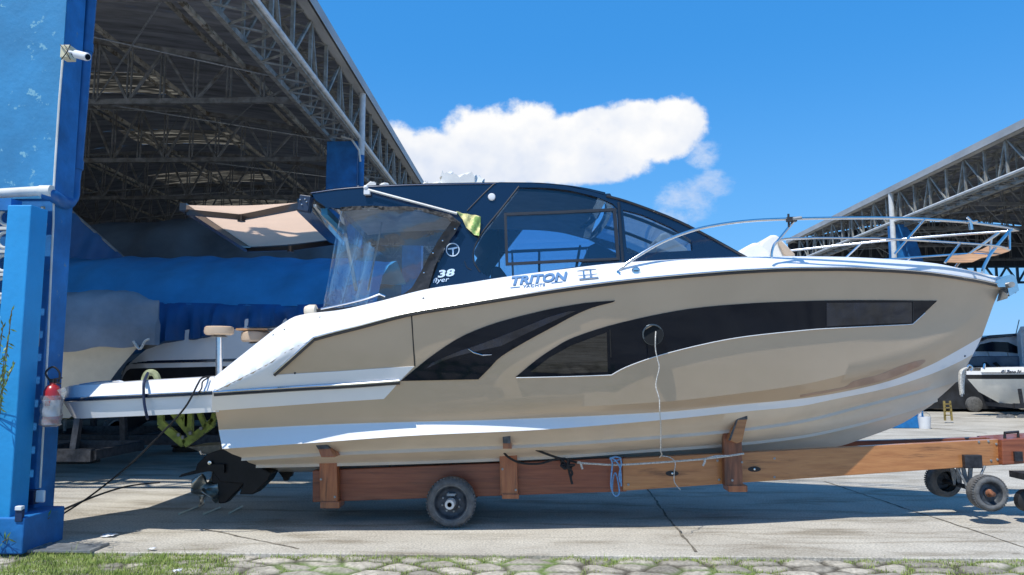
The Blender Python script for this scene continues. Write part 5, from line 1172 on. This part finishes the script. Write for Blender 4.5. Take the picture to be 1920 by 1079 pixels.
mb = MB(); mb.lathe([(WR*.665, -.004), (WR*.70, -.016), (WR*.735, -.010)], wc, 'y', 40, cap=False); part('rim_lip', mb, mat('pale rim lip', (.20, .20, .19), .6, var=.3, scale=20), rm, smooth=True, recalc=False)
mb = MB(); mb.box(wc+Vector((.0, .022, .085)), (.09, .03, .026)); part('rim_bar', mb, galv, rm)
wc2 = Vector((wc.x, 2*YC-wc.y, wc.z)); wheel(wc2, WR-.004, .175, side=-1)
mb = MB(); mb.tube([wc+Vector((0, .1, 0)), wc2-Vector((0, .1, 0))], .035, 10); part('axle', mb, darksteel, tl); mb = MB()
for y_ in (NB+.06, 2*YC-NB-.06): mb.box((wc.x, y_, (wc.z+onb(845, 928).z)/2), (.14, .10, onb(845, 928).z-wc.z+.05))
each('axle_bracket', mb, darksteel, tl)
# front dolly wheels
fc = P(1858, 926, 8.72); FR = fc.z-(.035)
wt2, rm2 = wheel(fc, .195, .17); mb = MB(); mb.lathe([(0, -.055), (.025, -.05), (.032, 0), (.045, .03)], fc, 'y', 16); part('hub', mb, redrust, rm2, smooth=True)
fc2 = Vector((fc.x-.0, 9.78, fc.z)); wheel(fc2, .195, .17, side=-1)
mb = MB(); mb.tube([fc+Vector((0, .1, 0)), fc2-Vector((0, .1, 0))], .028, 10); part('axle', mb, darksteel, tl)
br_ = P(1825, 866, 8.98); mb = MB(); mb.box((br_.x, 9.2, br_.z), (.20, .46, .15)); part('axle_bracket', mb, darksteel, tl, bevel=.006)
mb = MB(); az = fc.z
for dx_, y_ in ((-.10, 9.1), (.06, 9.1), (-.10, 9.35), (.06, 9.35)): mb.bar((br_.x+dx_*.6, y_, br_.z-.05), (fc.x-.03+dx_*.1, y_, az), .045, .02)
mb.tube([(br_.x-.14, 9.1, br_.z-.05), (fc.x-.06, 9.05, az)], .014, 6); mb.tube([(br_.x+.14, 9.0, br_.z-.05), (fc.x-.02, 9.0, az)], .014, 6)
each('strut', mb, galv, tl)
# tongue
mb = MB(); mb.prism([P(1878, 825, 9.0), P(1990, 818, 9.0), P(1990, 864, 9.0), P(1880, 873, 9.0)], (0, .5, 0)); part('tongue_block', mb, redwood, tl, bevel=.01)
mb = MB(); mb.tube([P(1884, 824, 9.1), P(1884, 812, 9.1), P(1909, 810, 9.1), P(1909, 823, 9.1)], .018, 8); part('tongue_loop', mb, darksteel, tl)
mb = MB(); mb.box(P(1909, 856, 8.98), (.09, .03, .11)); part('tongue_plate', mb, darksteel, tl)
hd = thing('jockey_dolly', 'dark steel tow dolly with small wheel cut by the right frame edge', 'dolly', P(1935, 950, 8.7))
mb = MB(); mb.box(P(1935, 892, 8.75), (.32, .3, .07)); part('crossbar', mb, darksteel, hd); mb = MB(); mb.tube([P(1935, 890, 8.85), P(1935, 945, 8.85)], .03, 8); part('strut', mb, darksteel, hd); c = P(1932, 941, 8.8); mb = MB(); mb.lathe([(0, 0), (.09, 0), (.125, .02), (.125, .1), (.09, .12), (0, .12)], c, 'y', 24); part('wheel', mb, rubber, hd, smooth=True)
# ================================================================== ROPES
def rope(name, pts, r, m, label, cat='rope', n=60, wob=0.0, parent=None):
    q = cr(pts, n)
    if wob: q = [p+Vector((random.uniform(-wob, wob), 0, random.uniform(-wob, wob))) for p in q]
    mb = MB(); mb.tube(q, r, 7)
    if label: return tag(mb.build(name, m, smooth=True, recalc=False), label, cat)
    return part(name, mb, m, parent, smooth=True, recalc=False)
YR = 8.49
bk = thing('black_rope', 'black rope looped round the middle post and knotted on the beam', 'rope', P(1060, 870, YR))
rope('rope_run', [P(948, 823, 8.43), P(960, 824, 8.43), P(990, 838, 8.43), P(1040, 857, 8.46), P(1062, 862, 8.48), P(1082, 868, 8.53)], .013, blackrope, None, parent=bk, n=30)
rope('rope_loop', [P(945, 826, 8.43), P(941, 838, 8.43), P(950, 855, 8.43), P(975, 868, 8.43), P(1010, 870, 8.43), P(1040, 862, 8.46), P(1060, 860, 8.48)], .013, blackrope, None, parent=bk, n=34)
kp = [P(1064+random.uniform(-13, 13), 868+random.uniform(-12, 14), 8.47+random.uniform(-.03, .03)) for _ in range(16)]
rope('knot', kp+[P(1072, 885, 8.49), P(1070, 895, 8.49), P(1073, 908, 8.49)], .014, blackrope, None, parent=bk, n=120); rope('rope_tail', [P(1066, 880, 8.49), P(1069, 893, 8.49), P(1072, 906, 8.49)], .012, blackrope, None, parent=bk, n=12)
wr = thing('white_rope', 'white rope tied along the varnished beam from the black knot to the front post', 'rope', P(1230, 865, YR))
rope('rope_run', [P(1082, 868, 8.50), P(1110, 870, 8.53), P(1160, 872, 8.53), P(1230, 868, 8.54), P(1310, 862, 8.53), P(1360, 856, 8.49), P(1395, 851, 8.48)], .011, whiterope, None, parent=wr, n=60); rope('rope_run', [P(1318, 862, 8.52), P(1340, 856, 8.51), P(1362, 855, 8.49)], .010, whiterope, None, parent=wr, n=10)
for a in (((1083, 868), (1088, 868), (1092, 880)), ((1319, 862), (1322, 864), (1318, 874))): rope('rope_tail', [P(x, y, 8.49) for x, y in a], .012, whiterope, None, parent=wr, n=8)
bl = thing('blue_rope', 'light blue rope hung in loops over the beam at the wood joint', 'rope', P(1153, 890, YR))
for a in (((1144, 858), (1148, 870), (1146, 895), (1146, 915), (1153, 930), (1161, 925), (1159, 905), (1154, 887), (1149, 900), (1148, 925)), ((1146, 858), (1156, 866), (1163, 880), (1165, 912)), ((1163, 860), (1165, 870), (1161, 890), (1163, 905)), ((1143, 861), (1153, 857), (1164, 860), (1150, 866))):
    rope('loop', [P(x, y, 8.48+.01*i) for i, (x, y) in enumerate(a)], .0085, bluerope, None, parent=bl, n=40)
cd = [(1228, 640), (1229, 655), (1233, 675), (1236, 690), (1231, 712), (1230, 727), (1236, 748), (1237, 770), (1239, 800), (1239, 845)]
def cordpt(x, y):
    h = HB.ray_cast(CAM, ray(x, y).normalized()); return (h[0]+Vector((0, -.02, 0))) if h[0] else P(x, y, 8.43)
q = [P(1230, 618, 7.75), P(1229, 632, 7.62)]+[Vector((P(x, y, 7.62).x, 7.62, P(x, y, 7.62).z)) for x, y in cd[1:8]]+[P(1239, 800, 7.7), P(1239, 845, 7.8), P(1241, 852, 7.9), P(1237, 858, 8.1)]
rope('rope', q, .0055, whiterope, 'thin pale cord hanging out of the round porthole down to the beam', 'rope', n=60)
rope('rope', [P(1240, 855, 8.49), P(1256, 858, 8.51), P(1266, 868, 8.51), P(1264, 888, 8.51), P(1265, 905, 8.51), P(1276, 919, 8.51)], .0055, whiterope, 'short thin beige cord drooping over the face of the varnished beam', 'rope', n=30)
br2 = thing('bow_rope', 'bundle of white rope hanging from the eye at the bow stem', 'rope', P(1805, 700, 9.1))
for k in range(7): a = random.uniform(-5, 5); rope('strand', [P(1814, 690, 9.1), P(1805+a, 697, 9.05+k*.02), P(1803+a*.8, 720, 9.05+k*.02), P(1804+a*.5, 738+random.uniform(-4, 6), 9.05+k*.02)], .013, whiterope, None, parent=br2, n=20)
rope('hook', [P(1812, 692, 9.1), P(1817, 685, 9.1), P(1823, 690, 9.1), P(1820, 696, 9.1)], .012, chrome, None, parent=br2, n=14)
rope('power_cable', [P(401, 706.5, 7.9), P(385, 707, 7.7), P(376, 712, 7.62), P(370, 722, 7.58), P(345, 767, 7.56), P(290, 826, 7.75), P(238, 876, 7.98), P(170, 930, 8.3), P(112, 968, 8.55)]+[Z(100, 976, .01)], .010, blackrope, 'thin black cable dropping from the swim platform to the ground by the pillar', 'cable', n=60)
rope('power_cable', [P(392, 708, 7.72), P(380, 716, 7.6), P(378, 728, 7.57), P(371, 738, 7.56)], .008, blackrope, 'short looped cable end lying over the edge of the swim platform', 'cable', n=20)
rope('ground_cable', [Z(104, 962, .01), Z(180, 930, .01), Z(240, 912, .01), Z(300, 905, .01)], .012, blackrope, 'grey cable lying on the sunlit concrete beside the pillar base', 'cable', n=20)
for (a, b, c, d), lb in zip(((336, 964, 373, 949), (382, 964, 412, 952), (430, 962, 454, 950)), ('leftmost of three pale thin slivers under the propellers', 'middle one of three pale thin slivers on the ground', 'rightmost of three pale thin slivers under the black outdrive')):
    mb = MB(); mb.tube([Z(a, b, .015), Z((a+c)/2, (b+d)/2, .02), Z(c, d, .015)], [.012, .009, .014], 7); tag(mb.build('thin_sliver', mat('pale rod', (.75, .68, .5), .4), smooth=True), lb, 'sliver', 'pale slivers on the ground')  # thin pale tubes laid just above the ground

# ================================================================== BACKGROUND BOATS
def hull_rows(xs, xb, yc, hb_, zk, zs0, zs1, rake, n=30, flare=.8):
    """hull running from stern xs to bow xb (either direction)"""
    s_ = 1 if xb > xs else -1; rows = []
    for k, (t, wf) in enumerate(((0, 0.0), (.22, .62), (.38, .86), (.7, .97), (1.0, 1.0))):
        r_ = []
        for i in range(n+1):
            u = i/n; xe = xb-s_*rake*(1-t); x = xs+(xe-xs)*u; w = hb_*wf*(1-max(0, (u-.4)/.6)**(2.0+.6*t)); zt = zs0+(zs1-zs0)*u*u; zk_ = zk+(.25*(zs0-zk))*max(0, (u-.6)/.4)**2
            r_.append(Vector((x, yc-w, zk_+(zt-zk_)*t)))
        rows.append(r_)
    return rows
def simple_boat(t, xs, xb, yc, hb_, zk, zs0, zs1, rake, m_bot, m_top, m_band=None):
    rows = hull_rows(xs, xb, yc, hb_, zk, zs0, zs1, rake)
    def half_(rr, nm, m): mb = MB(); mb.grid(rr); m2 = mirror_mb(mb, yc); mb.add(m2.v, m2.f); return part(nm, mb, m, t, smooth=True, recalc=False)
    half_(rows[:3], 'hull_bottom', m_bot); half_(rows[2:], 'topsides', m_top)
    mb = MB(); e_ = [r_[0] for r_ in rows]; o = e_+[Vector((p.x, 2*yc-p.y, p.z)) for p in e_]; mb.add(o, [(i, i+1, len(e_)+i+1, len(e_)+i) for i in range(len(e_)-1)]); mb.grid([rows[-1], [Vector((p.x, 2*yc-p.y, p.z)) for p in rows[-1]]]); part('deck', mb, m_top, t, recalc=False)
    if m_band:
        mb = MB(); a = rows[-1]; mb.grid([[p+Vector((0, -.012, -.14)) for p in a], [p+Vector((0, -.016, -.05)) for p in a]]); part('band', mb, m_band, t, recalc=False)
    return rows
def cradle(t, x0, x1, yc, hb_, z, wheels=(), zc=.45):
    mb = MB()
    for y_ in (yc-hb_, yc+hb_): mb.bar((x0, y_, zc), (x1, y_, zc), .12, .18)
    for x in np.linspace(x0, x1, 4): mb.bar((x, yc-hb_, zc), (x, yc+hb_, zc), .1, .14)
    for x in np.linspace(x0+.3, x1-.3, 3):
        for y_ in (yc-hb_, yc+hb_): mb.bar((x, y_, zc), (x, y_+(.1 if y_ < yc else -.1), z), .09)
    fr_ = part('trailer_frame', mb, darksteel, t)
def alloy(t, c, R_):
    mb = MB(); mb.lathe([(R_*.66, .0), (R_*.8, -.02), (R_*.97, 0), (R_, .04), (R_, .18), (R_*.9, .2), (0, .2)], c, 'y', 32); w = part('wheel', mb, tyre, t, smooth=True)
    mb = MB(); mb.lathe([(R_*.6, .0), (R_*.68, -.005), (R_*.68, .03)], c, 'y', 28); mb.lathe([(0, -.01), (R_*.16, -.01), (R_*.18, .02)], c, 'y', 16)
    for k in range(6): a = 2*math.pi*k/6; mb.bar(c+Vector((0, .01, 0)), c+Vector((math.cos(a)*R_*.64, .01, math.sin(a)*R_*.64)), .05, .02, up=(0, 1, 0))
    part('rim', mb, galv, w)
# 1: big boat under the blue tarpaulin
bb_ = thing('covered_boat', 'large white boat under a blue tarpaulin coloured bright on its lit top and dark on its shaded side behind the swim platform', 'boat', (-5.5, 14.4, 0))
BX0, BX1 = -10.2, P(706, 560, 13.3).x
rows = []; hem = Cu([(60, 700), (150, 668), (215, 662), (300, 645), (400, 624), (480, 612), (600, 600), (800, 590)])
tb1, tb2 = [], []
def foldx(x, k): return .04*math.sin(x*7+k)+.025*math.sin(x*17+2*k)+.02*math.sin(x*29)
for x in np.linspace(BX0, BX1, 150):
    px = 1000+x/13.3*1400; top_z = 4.02+.10*math.sin((x+10)*.35)-.02*(x+10)+.02*math.sin(x*4.3)+.012*math.sin(x*11); sh_z = P(px, Cu([(0, 566), (300, 570), (560, 574), (700, 568), (820, 560)])(px), 13.25).z; hm = P(px, hem(px), 13.15).z
    hm -= .03*math.sin(x*5)
    tb1.append([Vector((x, 16.4, top_z-.35)), Vector((x, 15.2, top_z)), Vector((x, 14.4, top_z-.22+.02*math.sin(x*2))), Vector((x, 13.8, (top_z+sh_z)/2+.05+.03*math.sin(x*3)+.03*math.sin(x*8.3+1))), Vector((x, 13.28+.01*math.sin(x*6), sh_z))])
    tb2.append([Vector((x, 13.30, sh_z+.03)), Vector((x, 13.24+foldx(x, 0)*.6, sh_z-.04)), Vector((x, 13.20+foldx(x, .3)*1.4, sh_z+(hm-sh_z)*.4)), Vector((x, 13.2+foldx(x, .8)*1.9, sh_z+(hm-sh_z)*.75)), Vector((x, 13.22+foldx(x, 1.1)*2.0, hm)), Vector((x, 13.4, hm-.03))])
mb = MB(); mb.grid(tb1); part('tarpaulin', mb, tarpblue, bb_, smooth=True, recalc=False); mb = MB(); mb.grid(tb2); part('tarpaulin_shaded_side', mb, tarpdeep, bb_, smooth=True, recalc=False)
tipb = P(172, 714, 13.5)
xs_ = np.linspace(0, 1, 40); rr = [[], [], [], []]
for u in xs_:
    x = tipb.x+(BX1-tipb.x)*u; px = 1000+x/13.35*1400; ht = P(px, hem(px)-14, 13.35).z; w = min(1, u*5)**.6
    zt = tipb.z+(ht-tipb.z)*min(1, u*3.2)**.75+.02
    zl = P(px, Cu([(172, 714), (210, 692), (300, 690), (480, 686), (800, 680)])(px), 13.4).z
    rr[0].append(Vector((x, 14.6-1.3*w, max(zt, zl)))); rr[1].append(Vector((x, 14.6-1.22*w, zl+.10))); rr[2].append(Vector((x, 14.6-1.20*w, zl))); rr[3].append(Vector((x, 14.6-.3*w, zl-1.0)))
def g2(r_, nm, m): mb = MB(); mb.grid(r_); m2 = mirror_mb(mb, 14.6); mb.add(m2.v, m2.f); part(nm, mb, m, bb_, smooth=True, recalc=False)
g2(rr[:2], 'topsides', gel_white); g2([[p+Vector((0, -.01, .035)) for p in rr[1]], [p+Vector((0, -.01, -.015)) for p in rr[1]]], 'stripe', navy); g2(rr[1:3], 'boot_line', gel_white); g2(rr[2:], 'hull_bottom', darkhull)
cradle(bb_, -9.5, BX1-.2, 14.6, 1.0, 1.0)
alloy(bb_, P(221, 809, 16.2), P(221, 809, 16.2).z-.01)
# 2: small boat under grey cover, bow to the right
gb_ = thing('covered_boat', 'small white boat with wrinkled grey cover and pointed bow beside the blue pillar', 'boat', (-7.4, 11.9, 0))
tipg = P(278, 628, 11.9); YG = 11.9
rr = [[], [], [], []]
for u in np.linspace(0, 1, 36):
    w = 1.15*(1-max(0, (u-.25)/.75)**2.1)
    xt = -10.3+(tipg.x+10.3)*u; zt = P(1000+xt/11.2*1400, 655, 10.8).z if u < .5 else None
    zt = 1.95+(tipg.z-1.95)*u**2
    x2 = -10.3+(P(222, 690, 11.9).x+10.3)*u; x3 = -10.3+(P(196, 728, 11.9).x+10.3)*u; x4 = -10.3+(P(130, 790, 11.9).x+10.3)*u
    rr[0].append(Vector((xt, YG-w, zt))); rr[1].append(Vector((x2, YG-w*.93, 1.72))); rr[2].append(Vector((x3, YG-w*.85, 1.42))); rr[3].append(Vector((x4, YG, .95)))
mb = MB(); mb.grid(rr); m2 = mirror_mb(mb, YG); mb.add(m2.v, m2.f); part('hull', mb, hullcream, gb_, smooth=True, recalc=False)
rows = []
for u in np.linspace(-.2, 1, 60):
    xt = -10.3+(tipg.x+.15+10.3)*u; uu = min(1, max(0, u)); w = 1.22*(1-max(0, (uu-.3)/.7)**2.3)+.03; zt = 1.95+(tipg.z-1.95)*uu**2
    px = 1000+xt/11.5*1400; ridge = P(px, Cu([(0, 560), (105, 549), (185, 545), (250, 562), (302, 573)])(px), 11.9).z
    f1 = .03*math.sin(u*40)+.02*math.sin(u*93); r_ = []
    for k, q in enumerate(np.linspace(0, 1, 9)):
        y = YG-w*math.sin(q*math.pi/2)-(.05 if k > 5 else 0)+f1*q*.8*math.sin(q*5+u*20); z = ridge-(ridge-zt+.12)*(1-math.cos(q*math.pi/2))**1.1+.02*math.sin(u*50+q*9)
        r_.append(Vector((xt, y, z-.05*(k == 8)-.03*math.sin(u*13)*(k >= 7))))
    rows.append(r_)
mb = MB(); mb.grid(rows); m2 = mirror_mb(mb, YG); mb.add(m2.v, m2.f); mb.grid([rows[-1], [Vector((p.x, 2*YG-p.y, p.z)) for p in rows[-1]]]); part('canvas_cover', mb, tarpgrey, gb_, smooth=True, recalc=False)
mb = MB(); mb.tube(cr([P(250, 640, 11.6), P(262, 655, 11.6), P(272, 640, 11.6), P(280, 636, 11.6)], 14), .02, 6); part('loose_strap', mb, whiterope, gb_); cradle(gb_, -9.8, -6.6, YG, .7, 1.1)
# 3: big dark grey covered boat at the back
dg3 = thing('covered_boat', 'tall boat wrapped in dark grey canvas at the back of the left shed', 'boat', (-8, 21, 0))
rows = []
for u in np.linspace(0, 1, 70):
    x = -15.5+11.2*u; px = 1000+x/18.5*1400; zt = P(px, Cu([(-200, 400), (140, 398), (230, 384), (420, 386), (520, 400), (620, 430), (700, 470)])(px), 19.2).z; r_ = []
    for q in np.linspace(0, 1, 9): r_.append(Vector((x, 21.2-2.9*math.sin(q*math.pi/2)+.08*math.sin(u*30+q*4)+.04*math.sin(u*77), zt-(zt-1.4)*(1-math.cos(q*math.pi/2))**1.15+.05*math.sin(u*22+q*6))))
    rows.append(r_)
mb = MB(); mb.grid(rows); m2 = mirror_mb(mb, 21.2); mb.add(m2.v, m2.f); part('canvas_cover', mb, tarpdark, dg3, smooth=True, recalc=False)
mb = MB(); mb.prism([(-14.5, 19.4, 1.4), (-5, 19.4, 1.4), (-5.6, 19.6, .6), (-14, 19.6, .6)], (0, 3.5, 0)); part('hull_bottom', mb, darkhull, dg3); cradle(dg3, -13.5, -5.5, 21.2, 1.2, .8)
o = panel_mb([(95, 380), (130, 392), (232, 483), (262, 500), (95, 500)], lambda a, b: (P(a, b, 17.2+.06*math.sin(a*.11+b*.05)), Vector((0, -1, 0))), .02, (), 14)
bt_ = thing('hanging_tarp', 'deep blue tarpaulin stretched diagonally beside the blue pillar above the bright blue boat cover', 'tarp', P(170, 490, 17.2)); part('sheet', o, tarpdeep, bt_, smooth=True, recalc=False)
mb = MB(); mb.tube([P(130, 392, 17.2), P(232, 483, 17.2)], .03, 6); mb.tube([P(100, 500, 17.2), (P(100, 500, 17.2).x, 17.2, 0)], .05, 6); mb.tube([P(100, 380, 17.2), P(100, 500, 17.2)], .05, 6); part('support_pole', mb, galv, bt_)
# clutter under the covered boats
def crate(c, s_, m, label, nm='timber_block', cat='timber', n=3):
    mb = MB()
    for k in range(n): mb.box((c[0]+random.uniform(-.02, .02), c[1], s_[2]*(k+.5)/n), (s_[0]*random.uniform(.92, 1), s_[1], s_[2]/n*.94))
    tag(part(nm, mb, m, None, bevel=.01), label, cat)
oldw = mat('old dark timber', (.10, .07, .05), .8, var=.3)
c = G(148, 868); crate(c, (.62, .4, .34), oldw, 'stack of dark timber blocks on the ground beneath the grey covered boat')
c = G(200, 862); crate((c[0]+.9, c[1]+1.5), (.5, .5, .3), oldw, 'dark timber stack in the shade right of the alloy wheel')
st2 = thing('boat_stand', 'dark steel stand with a dull yellow pad under the small covered boat', 'stand', G(115, 850)); mb = MB(); b0 = Vector(G(118, 862))
for dx_, dy_ in ((-.22, -.2), (.22, -.2), (0, .25)): mb.bar(b0+Vector((dx_, dy_, 0)), b0+Vector((0, 0, .55)), .04)
part('legs', mb, darksteel, st2); mb = MB(); mb.tube([b0+Vector((0, 0, .5)), b0+Vector((0, 0, .78))], .03, 8); part('screw', mb, galv, st2); mb = MB(); mb.box(b0+Vector((0, 0, .8)), (.28, .24, .06)); part('pad', mb, yellow, st2)

# 4: right side: bow of a white boat with a name, and a grey cruiser behind
ny = 27.0
wb = thing('named_boat', 'cream hulled boat with black band and a name on its bow at the right edge', 'boat', (19, ny+1, 0))
tipw = P(1812, 699, ny+1.2); YW = ny+1.2; rr = {k: [] for k in range(6)}
for u in np.linspace(0, 1, 44):
    w = 1.5*(min(1, u*1.6))**.62
    xx = lambda a: a.x+(26.5-a.x)*u
    A = [P(1812, 696, YW), P(1812, 703, YW), P(1814, 711, YW), P(1835, 735, YW), P(1875, 757, YW), P(1915, 768, YW)]
    wf = [1.0, 1.0, .96, .74, .4, 0]; zr = [.35*u, .32*u, .22*u, .05*u, -.25*u, -.35*u]
    for k in range(6): rr[k].append(Vector((xx(A[k]), YW-w*wf[k], A[k].z+zr[k]*.3)))
def g3(ks, nm, m, t=wb): mb = MB(); mb.grid([rr[k] for k in ks]); m2 = mirror_mb(mb, YW); mb.add(m2.v, m2.f); return part(nm, mb, m, t, smooth=True, recalc=False), mb
_, mt = g3((0, 1), 'gunwale', gel_white); g3((1, 2), 'black_band', rubber); g3((2, 3, 4, 5), 'hull', mat('bright cream hull', (.9, .87, .78), .3, coat=.4, var=.03)); mb = MB(); mb.grid([rr[0], [Vector((p.x, 2*YW-p.y, p.z)) for p in rr[0]]]); part('deck', mb, gel_white, wb, recalc=False)
# raised white foredeck carrying the name
fd = [[], []]
for u in np.linspace(0, 1, 30):
    x = P(1826, 693, YW).x+(26-P(1826, 693, YW).x)*u; w = 1.40*min(1, .12+u*1.7)**.6; fd[0].append(Vector((x, YW-w, P(1812, 698, YW).z))); fd[1].append(Vector((x+.05, YW-w*.94, P(1812, 691, YW).z+.02+.25*u)))
mb = MB(); mb.grid(fd); m2 = mirror_mb(mb, YW); mb.add(m2.v, m2.f); mb.grid([fd[1], [Vector((p.x, 2*YW-p.y, p.z)) for p in fd[1]]]); fo_ = part('foredeck', mb, gel_white, wb, smooth=True, recalc=False, angle=40)
NBH = bvh_of(mb)
part('name_letters', text_mb("O' Zeno IV", 1876, 700.5, 8.5, raysurf(NBH, .02, YW-1.3), slope=.0, shear=.2, sx=.95, th=.03, off=.02, bold=.01), navy, wb)
mb = MB(); mb.tube([P(1844, 692, YW-.8), P(1846, 683, YW-.8), P(1846, 692, YW-.6)], .03, 6); part('deck_cleat', mb, chrome, wb)
cradle(wb, P(1875, 760, YW).x, 25, YW, .8, 1.0, zc=.4)
for px in (1883, 1898, 1922): mb = MB(); mb.lathe([(0, 0), (.10, 0), (.17, .04), (.17, .2), (0, .2)], P(px, 787, YW-1.2), 'y', 18); part('wheel', mb, tyre, wb, smooth=True); mb = MB(); mb.lathe([(0, -.02), (.08, -.02), (.08, 0)], P(px, 787, YW-1.2), 'y', 12); part('hub', mb, galv, wb)
cy_ = 33.0
cr_ = thing('cabin_cruiser', 'grey and navy cabin cruiser behind the white named boat at the right edge', 'boat', (24, cy_+1.5, 0))
greyb = mat('pale grey cabin', (.62, .66, .72), .35, coat=.3, var=.06)  # even pale blue grey for the cruiser's cabin
def cp(poly, Y, d, m, nm, par=cr_, bevel=.03): mb = MB(); mb.prism([P(a, b, Y) for a, b in poly], (0, d, 0)); return part(nm, mb, m, par, bevel=bevel)
hullp = cp([(1812, 672), (1835, 668), (1990, 668), (1990, 745), (1860, 745), (1830, 705)], cy_, 3.2, mat('grey blue topsides', (.10, .13, .19), .3, coat=.5), 'hull')
cabp = cp([(1822, 672), (1834, 655), (1842, 640), (1856, 633), (1890, 629), (1920, 626), (1990, 624), (1990, 672)], cy_+.3, 2.6, greyb, 'cabin')
cp([(1829, 659), (1838, 646), (1860, 641), (1890, 642), (1912, 652), (1917, 664), (1880, 660)], cy_+.26, .05, black_glass, 'window', cabp, .0)
cp([(1832, 637), (1856, 629), (1920, 624.5), (1990, 622), (1990, 627), (1920, 629), (1856, 635)], cy_+.1, 3.0, navy, 'roof_edge', cabp)
for x in (1843, 1862): cp([(x, 681), (x+6, 679), (x+22, 694), (x+16, 694)], cy_-.05, .05, rubber, 'vent', hullp, 0)
mb = MB(); mb.tube([P(1905, 626, cy_+1), P(1911, 600, cy_+1)], .02, 5); mb.tube([P(1852, 660, cy_+.1), P(1858, 680, cy_+.1)], .02, 5); mb.tube([P(1889, 662, cy_+.1), P(1893, 682, cy_+.1)], .02, 5); part('antenna', mb, galv, cr_); cradle(cr_, P(1850, 745, cy_).x, 30, cy_+1.6, 1.0, .9)
tw = cp([(1914, 626), (1921, 612), (1925, 612), (1925, 690), (1918, 690)], cy_-.2, .3, gel_white, 'arch', cr_)
# ladder, bucket, blue bin near the right column
ld = thing('step_ladder', 'yellow wooden step ladder standing in the shade under the bow', 'ladder', G(1778, 789)); Yl = 24.6; mb = MB()
for a, b in (((1770, 752), (1772, 789)), ((1781, 752), (1785, 789))): mb.bar(P(*a, Yl), P(*b, Yl), .05)
each('side_rail', mb, yellow, ld); mb = MB()
for y in (758, 765, 772, 779): mb.bar(P(1771, y, Yl), P(1783, y, Yl), .05, .03)
each('step', mb, yellow, ld)
bk2 = Vector(G(1734, 804)); mb = MB(); mb.lathe([(0, 0), (.15, 0), (.18, .34), (.16, .34), (.14, .02)], bk2, 'z', 18); bu = thing('bucket', 'white bucket standing on the concrete beside the blue base', 'bucket', bk2); part('pail', mb, whitepl, bu, smooth=True); mb = MB(); mb.tube([bk2+Vector((.18*math.cos(a), 0, .33+.14*math.sin(a))) for a in np.linspace(0, math.pi, 12)], .008, 5); part('handle', mb, galv, bu)
bb2 = thing('tool_chest', 'blue metal chest standing at the foot of the right shed column', 'chest', G(1706, 803)); c = Vector(G(1706, 804)); mb = MB(); mb.box(c+Vector((0, .3, .17)), (.95, .5, .34)); part('chest_body', mb, mat('blue chest', (.01, .16, .42), .5), bb2, bevel=.02); mb = MB(); mb.box(c+Vector((.3, .3, .42)), (.34, .4, .16)); part('tray', mb, MATS['blue chest'], bb2, bevel=.02); mb = MB(); mb.box(c+Vector((.35, .1, .45)), (.08, .05, .3)); part('latch', mb, whitepl, bb2)
# other stored boats deep in the two sheds
dullw = mat('dull stored hull', (.20, .21, .22), .5, var=.1)
for i, (x, y, lb) in enumerate(((26.0, 38.5, 'dull stored motor boat deep inside the right shed'), (-15.5, 28.0, 'dull stored motor boat deep in the left shed behind the grey canvas'))):
    t = thing('stored_boat', lb, 'boat', (x, y, 0)); rw = simple_boat(t, x+4.5, x-4.5, y, 1.5, .7, 1.9, 2.3, 1.2, darkhull, dullw, navy)
    mb = MB(); mb.prism([(x-1.5, y-1.1, 2.0), (x-.6, y-1.0, 2.9), (x+2.8, y-1.0, 3.0), (x+3.4, y-1.1, 2.0)], (0, 2.1, 0)); part('cabin', mb, dullw, t, bevel=.05); cradle(t, x-3, x+4, y, .9, .9)
mb = MB(); mb.box((27, 45.8, 1.6), (16, .2, 3.2)); o = part('rear_fence', mb, mat('dark board fence', (.045, .05, .055), .8, var=.3), None); tag(o, 'dark board fence closing the back of the right shed', 'fence')

dk_ = thing('filler_trailer', 'long low black covered trailer form added to fill the dark shade below the named boat', 'trailer', (22, 32, 0))  # black covered form added to deepen the shade under the named boat
rows = []
for u in np.linspace(0, 1, 50):
    x = P(1722, 700, 31).x+(32-P(1722, 700, 31).x)*u; zt = 1.45+.35*math.sin(u*5)+.25*math.sin(u*17)+.1*math.sin(u*41)
    rows.append([Vector((x, 32-1.3*math.sin(q*math.pi/2)+.05*math.sin(u*60+q*7), .12+(zt-.12)*math.cos(q*math.pi/2)**.35 if q < 1 else .12)) for q in np.linspace(0, 1, 8)])
mb = MB(); mb.grid(rows); m2 = mirror_mb(mb, 32); mb.add(m2.v, m2.f); mb.grid([rows[0], [Vector((p.x, 64-p.y, p.z)) for p in rows[0]]]); part('canvas_cover', mb, mat('black canvas', (.018, .022, .03), .8, var=.5, scale=1.5, bump=.6, bscale=3), dk_, smooth=True, recalc=False)
for x in (17.5, 22, 27): mb = MB(); mb.lathe([(0, 0), (.2, 0), (.3, .05), (.3, .2), (0, .22)], (x, 30.4, .31), 'y', 18); part('wheel', mb, tyre, dk_, smooth=True)
